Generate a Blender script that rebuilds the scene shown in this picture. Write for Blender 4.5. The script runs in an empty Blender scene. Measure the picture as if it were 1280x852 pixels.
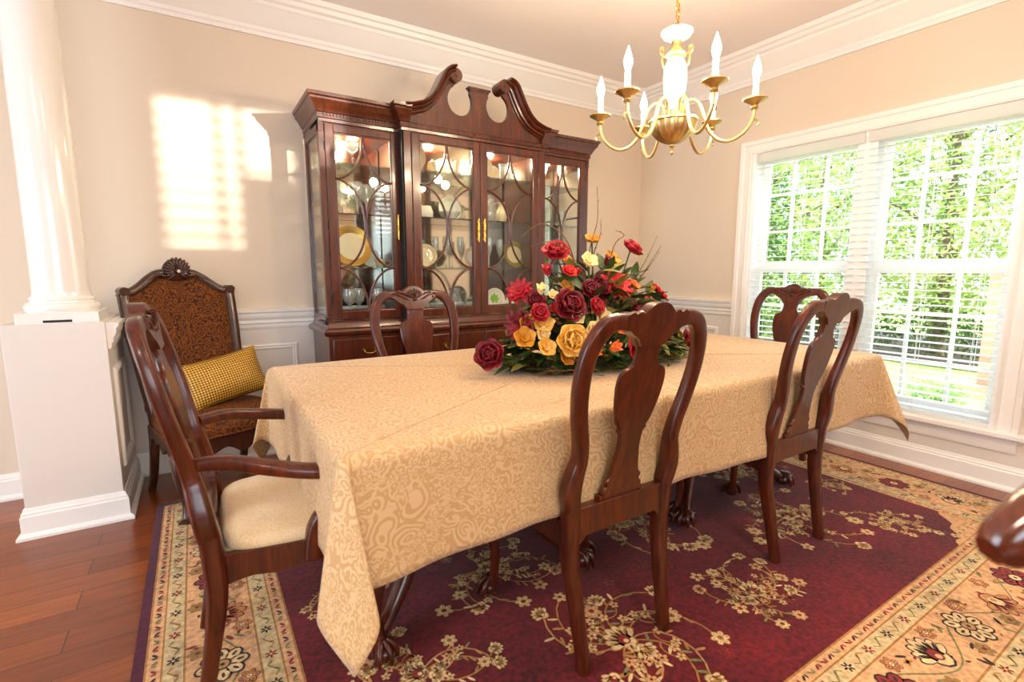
import bpy, math, random
from mathutils import Vector, Matrix, noise
PI = math.pi
sc = bpy.context.scene
COL = sc.collection

def lin(c):
    return tuple(((v/255)/12.92 if v/255 <= .04045 else ((v/255+.055)/1.055)**2.4) for v in c)

# ------------------------------------------------------------------ camera, world, lights, exposure
cam_d = bpy.data.cameras.new('camera'); cam = bpy.data.objects.new('camera', cam_d); COL.objects.link(cam)
YAW, PITCH = .56309, .14027
fw = Vector((math.sin(YAW)*math.cos(PITCH), math.cos(YAW)*math.cos(PITCH), -math.sin(PITCH)))
rt = Vector((math.cos(YAW), -math.sin(YAW), 0)); upv = rt.cross(fw)
cam.matrix_world = Matrix(((rt.x, upv.x, -fw.x, 0), (rt.y, upv.y, -fw.y, 0), (rt.z, upv.z, -fw.z, 1.15), (0, 0, 0, 1)))
cam_d.sensor_width = 36; cam_d.lens = 36*625.27/1280; cam_d.clip_start = .02; cam_d.clip_end = 200
cam_d.dof.use_dof = True; cam_d.dof.focus_distance = 2.2; cam_d.dof.aperture_fstop = 3.2
sc.camera = cam

sc.view_settings.view_transform = 'Standard'; sc.view_settings.look = 'None'
sc.view_settings.gamma = 1; sc.view_settings.use_curve_mapping = False
sc.view_settings.exposure = 0.8
try:
    sc.cycles.max_bounces = 10; sc.cycles.diffuse_bounces = 5; sc.cycles.glossy_bounces = 4
    sc.cycles.transmission_bounces = 8; sc.cycles.transparent_max_bounces = 24
    sc.cycles.sample_clamp_indirect = 6; sc.cycles.caustics_reflective = False; sc.cycles.caustics_refractive = False
    sc.cycles.use_denoising = True; sc.cycles.blur_glossy = .5
except Exception: pass

SKY, SUN, BULB, FILL = 5.8, 7.0, 9.5, 9.0
w = bpy.data.worlds.new('sky'); sc.world = w; w.use_nodes = True
nt = w.node_tree; nt.nodes.clear()
out = nt.nodes.new('ShaderNodeOutputWorld'); bg = nt.nodes.new('ShaderNodeBackground')
tc = nt.nodes.new('ShaderNodeTexCoord'); ns = nt.nodes.new('ShaderNodeTexNoise'); cr = nt.nodes.new('ShaderNodeValToRGB')
ns.inputs['Scale'].default_value = 3; ns.inputs['Detail'].default_value = 6
cr.color_ramp.elements[0].position = .42; cr.color_ramp.elements[0].color = (.55, .78, 1, 1)
cr.color_ramp.elements[1].position = .6; cr.color_ramp.elements[1].color = (1, 1, 1, 1)
nt.links.new(tc.outputs['Generated'], ns.inputs['Vector']); nt.links.new(ns.outputs['Fac'], cr.inputs['Fac'])
nt.links.new(cr.outputs['Color'], bg.inputs['Color']); bg.inputs['Strength'].default_value = SKY
nt.links.new(bg.outputs['Background'], out.inputs['Surface'])

def light(name, kind, loc, energy, color=(1, 1, 1), direction=None, **kw):
    d = bpy.data.lights.new(name, kind); d.energy = energy; d.color = color
    for k, v in kw.items(): setattr(d, k, v)
    o = bpy.data.objects.new(name, d); COL.objects.link(o); o.location = loc
    if direction is not None: o.rotation_euler = Vector(direction).to_track_quat('-Z', 'Y').to_euler()
    return o
EL = math.radians(4.2)
light('sun', 'SUN', (6, -8, 6), SUN, (1, .93, .82), (-.42*math.cos(EL), .907*math.cos(EL), -math.sin(EL)), angle=math.radians(.7))
XR, YB, ZC = 3.55, 3.40, 2.70           # right wall, back wall, ceiling
XL, YF = -3.2, -2.6                     # unseen left and front walls
def portal(loc, direction, sx, sy):
    o = light('window_portal', 'AREA', loc, 1, (1, 1, 1), direction, shape='RECTANGLE', size=sx, size_y=sy)
    o.data.cycles.is_portal = True
portal((XR+.12, 1.545, 1.14), (-1, 0, 0), 1.6, 1.7)
portal((-.2, YF-.1, 1.4), (0, 1, 0), 2.0, 1.5)
portal((XL-.1, 1.1, 1.25), (1, 0, 0), 2.2, 2.1)

# ------------------------------------------------------------------ materials
def mat(name, color=(200, 200, 200), rough=.5, metal=0., coat=0., spec=.5, build=None, trans=0., ior=1.45, sheen=0., emit=None, estr=0.):
    m = bpy.data.materials.new(name); m.use_nodes = True
    n = m.node_tree.nodes; b = n['Principled BSDF']
    b.inputs['Base Color'].default_value = (*lin(color), 1); b.inputs['Roughness'].default_value = rough
    b.inputs['Metallic'].default_value = metal; b.inputs['Coat Weight'].default_value = coat; b.inputs['Coat Roughness'].default_value = .12
    b.inputs['Specular IOR Level'].default_value = spec; b.inputs['Transmission Weight'].default_value = trans
    b.inputs['IOR'].default_value = ior; b.inputs['Sheen Weight'].default_value = sheen
    if emit: b.inputs['Emission Color'].default_value = (*lin(emit), 1); b.inputs['Emission Strength'].default_value = estr
    if build: build(m.node_tree, b)
    return m
class N:                                 # small node-graph helper
    def __init__(s, t): s.t = t
    def new(s, kind, **kw):
        n = s.t.nodes.new('ShaderNode'+kind)
        for k, v in kw.items(): setattr(n, k, v)
        return n
    def lk(s, a, b): s.t.links.new(a, b)
    def coord(s, scale=(1, 1, 1), out='Object', rot=(0, 0, 0)):
        c = s.new('TexCoord'); m = s.new('Mapping'); m.inputs['Scale'].default_value = scale; m.inputs['Rotation'].default_value = rot
        s.lk(c.outputs[out], m.inputs['Vector']); return m.outputs[0]
    def noise(s, vec, scale, detail=3, rough=.5, dist=0.):
        n = s.new('TexNoise'); n.inputs['Scale'].default_value = scale; n.inputs['Detail'].default_value = detail
        n.inputs['Roughness'].default_value = rough; n.inputs['Distortion'].default_value = dist
        s.lk(vec, n.inputs['Vector']); return n
    def ramp(s, fac, stops, interp='LINEAR'):
        r = s.new('ValToRGB'); r.color_ramp.interpolation = interp; e = r.color_ramp.elements
        while len(e) > 1: e.remove(e[-1])
        e[0].position = stops[0][0]; e[0].color = (*lin(stops[0][1]), 1)
        for p, c in stops[1:]:
            k = e.new(p); k.color = (*lin(c), 1)
        s.lk(fac, r.inputs['Fac']); return r.outputs['Color']
    def math(s, op, a, b=None):
        n = s.new('Math', operation=op)
        for i, v in enumerate((a, b)):
            if v is None: continue
            if isinstance(v, (int, float)): n.inputs[i].default_value = v
            else: s.lk(v, n.inputs[i])
        return n.outputs[0]
    def bump(s, h, bsdf, strength=.3, dist=.01):
        b = s.new('Bump'); b.inputs['Strength'].default_value = strength; b.inputs['Distance'].default_value = dist
        s.lk(h, b.inputs['Height']); s.lk(b.outputs['Normal'], bsdf.inputs['Normal'])

def wood_nodes(dark, mid, light_, scale=(3, 3, 14)):
    def f(t, b):
        n = N(t); v = n.coord(scale); z = n.noise(v, 2.2, 6, .6, 1.2)
        n.lk(n.ramp(z.outputs['Fac'], [(.25, dark), (.5, mid), (.8, light_)]), b.inputs['Base Color'])
    return f
M = {}
M['cherry'] = mat('mahogany', rough=.28, coat=.55, build=wood_nodes((44, 14, 6), (70, 24, 10), (98, 38, 16), (14, 14, 2)))
M['chair'] = mat('cherry_chair_wood', rough=.3, coat=.3, spec=.4, build=wood_nodes((42, 13, 4), (74, 26, 8), (106, 43, 14), (14, 14, 2)))
M['accent_wood'] = mat('walnut_carved', rough=.32, coat=.4, build=wood_nodes((38, 17, 9), (62, 30, 17), (86, 44, 26), (10, 10, 3)))
M['cabinet'] = mat('cabinet_wood', rough=.3, coat=.5, build=wood_nodes((42, 15, 7), (76, 30, 13), (106, 47, 21), (12, 12, 1.5)))
M['cabinet_in'] = mat('cabinet_interior', (70, 34, 20), rough=.5)
M['polished'] = mat('polished_wood', rough=.12, coat=1, build=wood_nodes((48, 18, 8), (84, 34, 14), (120, 56, 24), (10, 10, 3)))
M['black'] = mat('black_gap', (18, 12, 10), rough=.6)
M['wall'] = mat('wall_paint', (216, 201, 182), rough=.75, spec=.25)
M['ceil'] = mat('ceiling_paint', (240, 232, 228), rough=.9, spec=.1)
M['trim'] = mat('trim_paint', (236, 232, 227), rough=.32, spec=.5)
M['gloss'] = mat('gloss_white_paint', (233, 228, 222), rough=.16, spec=.6, coat=.3)
M['grey'] = mat('grey_white_paint', (218, 210, 201), rough=.5)
def floor_nodes(t, b):
    n = N(t); br = n.new('TexBrick'); br.offset = .37; br.squash = 1
    v = n.coord((1, 1, 1)); n.lk(v, br.inputs['Vector'])
    br.inputs['Scale'].default_value = 1; br.inputs['Brick Width'].default_value = 1.15; br.inputs['Row Height'].default_value = .118
    br.inputs['Mortar Size'].default_value = .0016; br.inputs['Mortar Smooth'].default_value = .1; br.inputs['Bias'].default_value = 0
    br.inputs['Color1'].default_value = (*lin((128, 60, 16)), 1); br.inputs['Color2'].default_value = (*lin((168, 88, 30)), 1); br.inputs['Mortar'].default_value = (*lin((58, 22, 8)), 1)
    z = n.noise(n.coord((2.2, 26, 1)), 2.5, 5, .6, .6)
    mx = n.new('MixRGB', blend_type='MULTIPLY'); mx.inputs['Fac'].default_value = .7
    n.lk(br.outputs['Color'], mx.inputs['Color1']); n.lk(n.ramp(z.outputs['Fac'], [(.3, (180, 160, 150)), (.7, (255, 250, 245))]), mx.inputs['Color2'])
    n.lk(mx.outputs[0], b.inputs['Base Color']); n.bump(br.outputs['Fac'], b, .2, -.002)
M['floor'] = mat('hardwood_floor', rough=.3, coat=.25, build=floor_nodes)
M['brass'] = mat('antique_brass', (208, 182, 128), rough=.36, metal=1)
M['gold'] = mat('polished_brass', (222, 176, 84), rough=.22, metal=1)
M['porcelain'] = mat('cream_porcelain', (250, 244, 214), rough=.15, coat=.5)
M['candle'] = mat('ivory_candle_sleeve', (246, 232, 200), rough=.5)
M['bulb'] = mat('lit_bulb', (255, 240, 210), emit=(255, 214, 150), estr=40)
M['white'] = mat('white_china', (240, 234, 222), rough=.12, coat=.4)
M['ivory'] = mat('ivory_china', (232, 214, 172), rough=.15, coat=.4)
M['goldrim'] = mat('gilded_china', (206, 158, 66), rough=.25, metal=.6)
M['teal'] = mat('teal_glaze', (24, 120, 104), rough=.15, coat=.5)
M['green'] = mat('leaf_green_glaze', (132, 196, 44), rough=.2, coat=.3)
M['olive'] = mat('olive_glaze', (138, 128, 56), rough=.2, coat=.3)
M['mirror'] = mat('mirror_back', (236, 226, 206), rough=.09, metal=1)
def blind_nodes(t, b):
    n = N(t); o = t.nodes['Material Output']; tr = n.new('BsdfTranslucent'); mx = n.new('MixShader'); mx.inputs[0].default_value = .6
    tr.inputs['Color'].default_value = (.9, .9, .88, 1); n.lk(b.outputs[0], mx.inputs[1]); n.lk(tr.outputs[0], mx.inputs[2]); n.lk(mx.outputs[0], o.inputs['Surface'])
M['blind'] = mat('blind_white', (246, 246, 244), rough=.45, build=blind_nodes)
M['vinyl'] = mat('window_vinyl', (240, 240, 240), rough=.35)
M['tan'] = mat('tan_box', (150, 128, 84), rough=.6)
def thin_glass(name, tint, refl=1.0, milk=0.):
    m = bpy.data.materials.new(name); m.use_nodes = True; t = m.node_tree; t.nodes.clear(); n = N(t)
    o = n.new('OutputMaterial'); tr = n.new('BsdfTransparent'); gl = n.new('BsdfGlossy'); ge = n.new('NewGeometry'); dp = n.new('VectorMath', operation='DOT_PRODUCT'); mx = n.new('MixShader')
    tr.inputs['Color'].default_value = (*tint, 1); gl.inputs['Roughness'].default_value = .015; n.lk(ge.outputs['Incoming'], dp.inputs[0]); n.lk(ge.outputs['Normal'], dp.inputs[1])
    f = n.math('POWER', n.math('SUBTRACT', 1.0, n.math('ABSOLUTE', dp.outputs['Value'])), 5.0)
    f = n.math('MINIMUM', n.math('MULTIPLY', n.math('ADD', n.math('MULTIPLY', f, .95), .04), refl), 1.0)
    n.lk(f, mx.inputs[0]); n.lk(tr.outputs[0], mx.inputs[1]); n.lk(gl.outputs[0], mx.inputs[2]); n.lk(mx.outputs[0], o.inputs['Surface'])
    if milk:
        d = n.new('BsdfDiffuse'); d.inputs['Color'].default_value = (.95, .95, .92, 1); m2 = n.new('MixShader'); m2.inputs[0].default_value = milk
        n.lk(mx.outputs[0], m2.inputs[1]); n.lk(d.outputs[0], m2.inputs[2]); n.lk(m2.outputs[0], o.inputs['Surface'])
    return m
M['pane'] = thin_glass('pane_glass', (.97, .98, .97))
M['shelf'] = thin_glass('shelf_glass', (.8, .92, .86), 1.6)
M['crystal'] = thin_glass('crystal_glass', (.93, .95, .94), 3.0, .16)
M['wax'] = M['candle']
def damask(ground, figure, scale, coordspace='UV', rough=.5, sheen=.3):
    def f(t, b):
        n = N(t); v = n.coord((1, 1, 1), coordspace)
        wv = n.noise(v, 3.2*scale, 2, .5); vm = n.new('VectorMath', operation='SCALE'); vm.inputs['Scale'].default_value = .16/scale
        n.lk(wv.outputs['Color'], vm.inputs[0]); ad = n.new('VectorMath', operation='ADD'); n.lk(v, ad.inputs[0]); n.lk(vm.outputs[0], ad.inputs[1])
        def rings(sc_, fr, sm=.2):
            vo = n.new('TexVoronoi', feature='SMOOTH_F1'); vo.inputs['Scale'].default_value = sc_; vo.inputs['Smoothness'].default_value = sm; n.lk(ad.outputs[0], vo.inputs['Vector'])
            return n.math('SINE', n.math('MULTIPLY', vo.outputs['Distance'], fr))
        s1 = rings(5.5*scale, 40); s3 = rings(15*scale, 15, .1)
        n2 = n.noise(ad.outputs[0], 16*scale, 2, .5); s2 = n.math('SINE', n.math('MULTIPLY', n2.outputs['Fac'], 44))
        big = n.noise(ad.outputs[0], 5*scale, 1, .5)
        def pick(th, a, c):
            sel = n.math('GREATER_THAN', big.outputs['Fac'], th); mv = n.new('Mix'); n.lk(sel, mv.inputs['Factor']); n.lk(a, mv.inputs['A']); n.lk(c, mv.inputs['B']); return mv.outputs['Result']
        val = n.math('ADD', n.math('MULTIPLY', pick(.56, pick(.46, s1, s3), s2), .5), .5)
        n.lk(n.ramp(val, [(.38, ground), (.62, figure)]), b.inputs['Base Color'])
        rr = n.math('SUBTRACT', .66, n.math('MULTIPLY', val, .22)); n.lk(rr, b.inputs['Roughness'])
        n.bump(val, b, .25, .002)
    return f
M['cloth'] = mat('gold_damask', rough=.5, sheen=.25, build=damask((190, 149, 97), (207, 174, 127), 2.6))
M['seat'] = mat('cream_jacquard', rough=.7, sheen=.3, build=damask((222, 194, 148), (230, 206, 166), 4.5, 'Object'))
def accent_nodes(t, b):
    n = N(t); v = n.coord((1, 1, 1)); wv = n.noise(v, 22, 3)
    vm = n.new('VectorMath', operation='SCALE'); vm.inputs['Scale'].default_value = .05; n.lk(wv.outputs['Color'], vm.inputs[0])
    ad = n.new('VectorMath', operation='ADD'); n.lk(v, ad.inputs[0]); n.lk(vm.outputs[0], ad.inputs[1])
    vo = n.new('TexVoronoi', feature='F1'); vo.inputs['Scale'].default_value = 27; n.lk(ad.outputs[0], vo.inputs['Vector'])
    s1 = n.math('SINE', n.math('MULTIPLY', vo.outputs['Distance'], 20))
    c = n.ramp(n.math('ADD', n.math('MULTIPLY', s1, .5), .5), [(.1, (62, 34, 18)), (.5, (96, 54, 24)), (.78, (142, 84, 36)), (.98, (90, 46, 20))])
    n.lk(c, b.inputs['Base Color']); n.bump(s1, b, .2, .003)
M['accent'] = mat('paisley_chenille', rough=.8, spec=.2, sheen=.0, build=accent_nodes)
def pillow_nodes(t, b):
    n = N(t); v = n.coord((1, 1, 1), 'Object', (0, 0, 0))
    sp = n.new('SeparateXYZ'); n.lk(v, sp.inputs[0])
    a = n.math('SINE', n.math('MULTIPLY', n.math('ADD', sp.outputs[0], sp.outputs[2]), 260))
    c = n.math('SINE', n.math('MULTIPLY', n.math('SUBTRACT', sp.outputs[0], sp.outputs[2]), 260))
    p = n.math('MULTIPLY', n.math('ADD', n.math('MULTIPLY', a, c), 1), .5)
    n.lk(n.ramp(p, [(.3, (110, 72, 16)), (.6, (190, 142, 48)), (.9, (226, 184, 84))]), b.inputs['Base Color']); n.bump(p, b, .5, .004)
M['pillow'] = mat('gold_woven_silk', rough=.38, metal=.25, build=pillow_nodes)
# rug yarns
def yarn(name, c, var=.12):
    def f(t, b):
        n = N(t); z = n.noise(n.coord((1, 1, 1)), 60, 3); z2 = n.noise(n.coord((1, 1, 1)), 3.5, 4)
        s = n.math('ADD', n.math('MULTIPLY', z.outputs['Fac'], .6), n.math('MULTIPLY', z2.outputs['Fac'], .4))
        lo = tuple(v*(1-var*1.6) for v in c); hi = tuple(min(255, v*(1+var*1.6)) for v in c)
        n.lk(n.ramp(s, [(.32, lo), (.68, hi)]), b.inputs['Base Color']); n.bump(z.outputs['Fac'], b, .3, .003)
    return mat(name, c, rough=.95, spec=.15, sheen=.15, build=f)
RUGM = [yarn('maroon_wool', (92, 18, 23), .24), yarn('peach_wool', (206, 158, 112)), yarn('beige_wool', (196, 172, 126)), yarn('gold_wool', (160, 112, 56)),
        yarn('cream_wool', (214, 184, 134)), yarn('brick_wool', (132, 42, 36)), yarn('dark_wool', (52, 38, 32)), yarn('sage_wool', (122, 122, 74)),
        yarn('edge_wool', (74, 16, 40)), yarn('tan_wool', (176, 128, 78))]
MAR, PEA, BEI, GOL, CRE, BRI, DAR, SAG, EDG, TAN = range(10)
# petals / leaves
def leafy(name, c1, c2, tl=.25):
    def f(t, b):
        n = N(t); z = n.noise(n.coord((1, 1, 1)), 30, 3)
        n.lk(n.ramp(z.outputs['Fac'], [(.35, c1), (.65, c2)]), b.inputs['Base Color'])
    return mat(name, c1, rough=.5, build=f)
M['crimson'] = leafy('crimson_petals', (150, 14, 26), (196, 30, 48)); M['darkred'] = leafy('dark_red_petals', (92, 10, 20), (146, 22, 34))
M['scarlet'] = leafy('scarlet_petals', (206, 22, 24), (226, 50, 48)); M['yellow'] = leafy('yellow_petals', (232, 178, 70), (246, 206, 112))
M['cream_p'] = leafy('cream_petals', (236, 206, 130), (246, 228, 170)); M['ochre'] = leafy('ochre_petals', (190, 122, 24), (220, 158, 50)); M['orange'] = leafy('orange_petals', (214, 92, 28), (230, 124, 48))
M['leaf'] = leafy('dark_green_leaves', (38, 56, 18), (70, 88, 28)); M['leaf2'] = leafy('olive_leaves', (112, 112, 44), (150, 136, 62)); M['stem'] = leafy('brown_twigs', (86, 58, 30), (120, 86, 46)); M['moss'] = leafy('moss', (58, 62, 26), (100, 94, 46))
# outdoors
def grass_nodes(t, b):
    n = N(t); z = n.noise(n.coord((1, 1, 1)), 1.3, 6, .7)
    n.lk(n.ramp(z.outputs['Fac'], [(.3, (112, 138, 66)), (.55, (164, 182, 104)), (.75, (194, 202, 140))]), b.inputs['Base Color'])
M['grass'] = mat('lawn', rough=.9, build=grass_nodes)
def foliage(name, a, c):
    m = bpy.data.materials.new(name); m.use_nodes = True; t = m.node_tree; t.nodes.clear(); n = N(t)
    o = n.new('OutputMaterial'); d = n.new('BsdfDiffuse'); tr = n.new('BsdfTranslucent'); mx = n.new('MixShader'); mx.inputs[0].default_value = .45
    z = n.noise(n.coord((1, 1, 1)), 2.2, 4); col = n.ramp(z.outputs['Fac'], [(.35, a), (.65, c)])
    n.lk(col, d.inputs['Color']); n.lk(col, tr.inputs['Color']); n.lk(d.outputs[0], mx.inputs[1]); n.lk(tr.outputs[0], mx.inputs[2]); n.lk(mx.outputs[0], o.inputs['Surface'])
    return m
M['fol1'] = foliage('bright_foliage', (124, 152, 66), (204, 216, 136)); M['fol2'] = foliage('mid_foliage', (84, 122, 66), (156, 180, 112)); M['fol3'] = foliage('dark_foliage', (40, 66, 36), (84, 112, 56))
M['bark'] = mat('bark', (96, 80, 64), rough=.9)
M['mulch'] = mat('mulch', (92, 74, 64), rough=1); M['gravel'] = mat('patio_stone', (176, 172, 170), rough=.9)
def brick_nodes(t, b):
    n = N(t); br = n.new('TexBrick'); n.lk(n.coord((1, 1, 1), 'Object', (PI/2, 0, PI/2)), br.inputs['Vector']); br.inputs['Scale'].default_value = 4.5
    br.inputs['Color1'].default_value = (*lin((170, 108, 88)), 1); br.inputs['Color2'].default_value = (*lin((196, 138, 112)), 1); br.inputs['Mortar'].default_value = (*lin((210, 196, 180)), 1)
    n.lk(br.outputs['Color'], b.inputs['Base Color'])
M['brick'] = mat('pale_brick', rough=.9, build=brick_nodes)

# ------------------------------------------------------------------ mesh helpers
class MB:
    def __init__(s): s.v = []; s.f = []; s.m = []; s.uv = {}
    def add(s, vs, fs, mi=0):
        k = len(s.v); s.v += [tuple(p) for p in vs]; s.f += [tuple(i+k for i in f) for f in fs]; s.m += [mi]*len(fs); return s
    def box(s, a, b, mi=0):
        x0, y0, z0 = a; x1, y1, z1 = b
        return s.add([(x0, y0, z0), (x1, y0, z0), (x1, y1, z0), (x0, y1, z0), (x0, y0, z1), (x1, y0, z1), (x1, y1, z1), (x0, y1, z1)],
                     [(0, 3, 2, 1), (4, 5, 6, 7), (0, 1, 5, 4), (1, 2, 6, 5), (2, 3, 7, 6), (3, 0, 4, 7)], mi)
    def grid(s, P, mi=0, closeu=False, closev=False, caps=False):     # P[i][j] points
        nu, nv = len(P), len(P[0]); vs = [p for r in P for p in r]; fs = []
        for i in range(nu if closeu else nu-1):
            for j in range(nv if closev else nv-1):
                a, b = i*nv+j, ((i+1) % nu)*nv+j; j2 = (j+1) % nv; fs.append((a, b, ((i+1) % nu)*nv+j2, i*nv+j2))
        if caps: fs.append(tuple(range(nv))[::1]); fs.append(tuple((nu-1)*nv+j for j in range(nv))[::-1])
        return s.add(vs, fs, mi)
    def sweep(s, pts, sec, ref=(0, 1, 0), mi=0, n=12, p=2.6, closed=False):   # sec: (a,b) per point: half-width in plane, half-depth along ref
        pts = [Vector(q) for q in pts]; ref = Vector(ref); R = []
        L = len(pts)
        for i, q in enumerate(pts):
            t = (pts[(i+1) % L]-pts[i-1]) if closed else (pts[min(i+1, L-1)]-pts[max(i-1, 0)])
            t.normalize(); sd = t.cross(ref); sd = sd.normalized() if sd.length > 1e-4 else Vector((1, 0, 0)); up = sd.cross(t).normalized()
            a, b = sec[i] if isinstance(sec, list) else sec
            ring = []
            for k in range(n):
                an = 2*PI*(k+.5)/n; c, d = math.cos(an), math.sin(an)
                ring.append(q+sd*(a*math.copysign(abs(c)**(2/p), c))+up*(b*math.copysign(abs(d)**(2/p), d)))
            R.append(ring)
        return s.grid(R, mi, closeu=closed, closev=True, caps=not closed)
    def tube(s, pts, r, n=8, ref=None, mi=0, closed=False):
        pts = [Vector(q) for q in pts]; d = pts[-1]-pts[0]
        if ref is None:
            ref = (0, 0, 1) if abs(d.z) < .8*max(d.length, 1e-6) else (0, 1, .01)
        sec = [(x, x) for x in r] if isinstance(r, (list, tuple)) else (r, r)
        return s.sweep(pts, sec, ref, mi, n, 2, closed)
    def lathe(s, prof, o=(0, 0, 0), n=24, mi=0, flute=0, fa=0.):       # prof: (r,z)
        P = []
        for r, z in prof:
            P.append([(o[0]+r*(1+fa*math.cos(flute*2*PI*k/n))*math.cos(2*PI*k/n), o[1]+r*(1+fa*math.cos(flute*2*PI*k/n))*math.sin(2*PI*k/n), o[2]+z) for k in range(n)])
        return s.grid(P, mi, closev=True)
    def ball(s, c, r, n=12, m=8, mi=0):
        if not isinstance(r, (list, tuple)): r = (r, r, r)
        P = [[(c[0]+r[0]*math.sin(PI*i/m)*math.cos(2*PI*k/n), c[1]+r[1]*math.sin(PI*i/m)*math.sin(2*PI*k/n), c[2]-r[2]*math.cos(PI*i/m)) for k in range(n)] for i in range(m+1)]
        return s.grid(P, mi, closev=True)
    def prism(s, outl, y0, y1, mi=0, f=None):                           # outline in (x,z), extruded along y; f maps points
        n = len(outl); g = f or (lambda p: p)
        vs = [g((x, y0, z)) for x, z in outl]+[g((x, y1, z)) for x, z in outl]
        return s.add(vs, [tuple(range(n)), tuple(range(2*n-1, n-1, -1))]+[(i, i+n, (i+1) % n+n, (i+1) % n) for i in range(n)], mi)
    def xf(s, mtx, k=0):
        s.v = s.v[:k]+[tuple(mtx @ Vector(p)) for p in s.v[k:]]; return s
    def build(s, name, mats, parent=None, smooth=True, bevel=0, angle=40, loc=None, subs=0, weld=False):
        me = bpy.data.meshes.new(name); me.from_pydata(s.v, [], s.f)
        ms = mats if isinstance(mats, (list, tuple)) else [mats]
        for m in ms: me.materials.append(m if not isinstance(m, str) else M[m])
        if len(ms) > 1: me.polygons.foreach_set('material_index', s.m)
        import bmesh
        bm = bmesh.new(); bm.from_mesh(me)
        if weld: bmesh.ops.remove_doubles(bm, verts=bm.verts, dist=1e-5)
        bmesh.ops.recalc_face_normals(bm, faces=bm.faces)
        bm.to_mesh(me); bm.free()
        if smooth:
            me.shade_smooth(); me.set_sharp_from_angle(angle=math.radians(angle))
        o = bpy.data.objects.new(name, me); COL.objects.link(o)
        if parent: o.parent = parent
        if loc: o.location = loc
        if bevel:
            b = o.modifiers.new('bevel', 'BEVEL'); b.width = bevel; b.segments = 2; b.limit_method = 'ANGLE'; b.angle_limit = math.radians(38)
        return o
def tag(o, label, cat, group=None, kind=None):
    o['label'] = label; o['category'] = cat
    if group: o['group'] = group
    if kind: o['kind'] = kind
    return o
def struct(o): o['kind'] = 'structure'; return o
def thing(name, label, cat, loc=(0, 0, 0), rz=0, group=None):
    o = bpy.data.objects.new(name, None); COL.objects.link(o); o.location = loc; o.rotation_euler = (0, 0, rz); o.empty_display_size = .1
    return tag(o, label, cat, group)
def copy_tree(o, parent=None):
    c = o.copy(); COL.objects.link(c)
    if parent: c.parent = parent
    for ch in list(o.children): copy_tree(ch, c)
    return c
def dup(o, loc, rz, label, group=None):
    c = copy_tree(o); c.location = loc; c.rotation_euler = (0, 0, rz); c['label'] = label
    if group: c['group'] = group
    elif 'group' in c.keys(): del c['group']
    return c
def spline(pts, m=8, closed=False):                                     # Catmull-Rom, any dimension
    out = []; L = len(pts)
    for i in range(L if closed else L-1):
        if closed: p = [pts[(i+k-1) % L] for k in range(4)]
        else: p = [pts[max(i-1, 0)], pts[i], pts[i+1], pts[min(i+2, L-1)]]
        for j in range(m):
            t = j/m
            out.append(tuple(.5*(2*b+(c-a)*t+(2*a-5*b+4*c-d)*t*t+(-a+3*b-3*c+d)*t**3) for a, b, c, d in zip(*p)))
    if not closed: out.append(tuple(pts[-1]))
    return out
def profile_run(mb, prof, a, b, nrm, mi=0, ma=0, mb_=0):    # moulding: prof (out, z) run from a to b (xy), nrm = direction into the room; ma/mb_ mitre amounts
    a = Vector(a); b = Vector(b); d = (b-a).normalized(); n = Vector(nrm)
    P = [[(q.x+n.x*o+d.x*o*m, q.y+n.y*o+d.y*o*m, z) for o, z in prof] for q, m in ((a, ma), (b, mb_))]
    mb.grid(P, mi)
    for row, m_ in ((P[0], ma), (P[1], mb_)):
        if m_ == 0: mb.add(row, [tuple(range(len(row)))], mi)
    return mb

# ------------------------------------------------------------------ room shell
T = .14
struct(MB().box((XL-T, YF-T, -.1), (XR+T, YB+T, 0)).build('floor', 'floor', smooth=False))
struct(MB().box((XL-T, YF-T, ZC), (XR+T, YB+T, ZC+.1)).build('ceiling', 'ceil', smooth=False))
struct(MB().box((XL-T, YB, 0), (XR+T, YB+T, ZC)).build('wall_back', 'wall', smooth=False))
WY0, WY1, WZ0, WZ1 = .80, 2.29, .31, 1.99            # visible window opening
DX0, DX1, DZ0, DZ1 = 2.68, 3.42, 1.72, 2.58         # unseen front-wall window, height and width set to throw the wall sun patch
m = MB()
for a, b in (((YB, WY1), (0, ZC)), ((WY1, WY0), (0, WZ0)), ((WY1, WY0), (WZ1, ZC)), ((WY0, YF-T), (0, ZC))):
    m.box((XR, a[1], b[0]), (XR+T, a[0], b[1]))
struct(m.build('wall_right', 'wall', smooth=False))
m = MB()                                              # front wall with a wide opening
for x0, x1, z0, z1 in ((XL-T, -1.2, 0, ZC), (-1.2, .8, 0, .65), (-1.2, .8, 2.15, ZC), (.8, DX0, 0, ZC), (DX0, DX1, 0, DZ0), (DX0, DX1, DZ1, ZC), (DX1, XR, 0, ZC)): m.box((x0, YF-T, z0), (x1, YF, z1))
struct(m.build('wall_front', 'wall', smooth=False))
m = MB()
for y0, y1, z0, z1 in ((YF, 0, 0, ZC), (0, 2.2, 0, .2), (0, 2.2, 2.3, ZC), (2.2, YB, 0, ZC)): m.box((XL-T, y0, z0), (XL, y1, z1))
struct(m.build('wall_left', 'wall', smooth=False))
crown = [(0, 2.485), (.012, 2.485), (.014, 2.505), (.02, 2.512), (.024, 2.53), (.05, 2.56), (.085, 2.615), (.094, 2.622), (.096, 2.64), (.115, 2.648), (.125, 2.668), (.14, 2.674), (.145, ZC)]
m = MB(); profile_run(m, crown, (XL, YB), (XR, YB), (0, -1), 0, 0, -1); struct(m.build('trim_1', 'trim', angle=25))
m = MB(); profile_run(m, crown, (XR, YB), (XR, YF), (-1, 0), 0, 1, 0); struct(m.build('trim_2', 'trim', angle=25))
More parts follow.
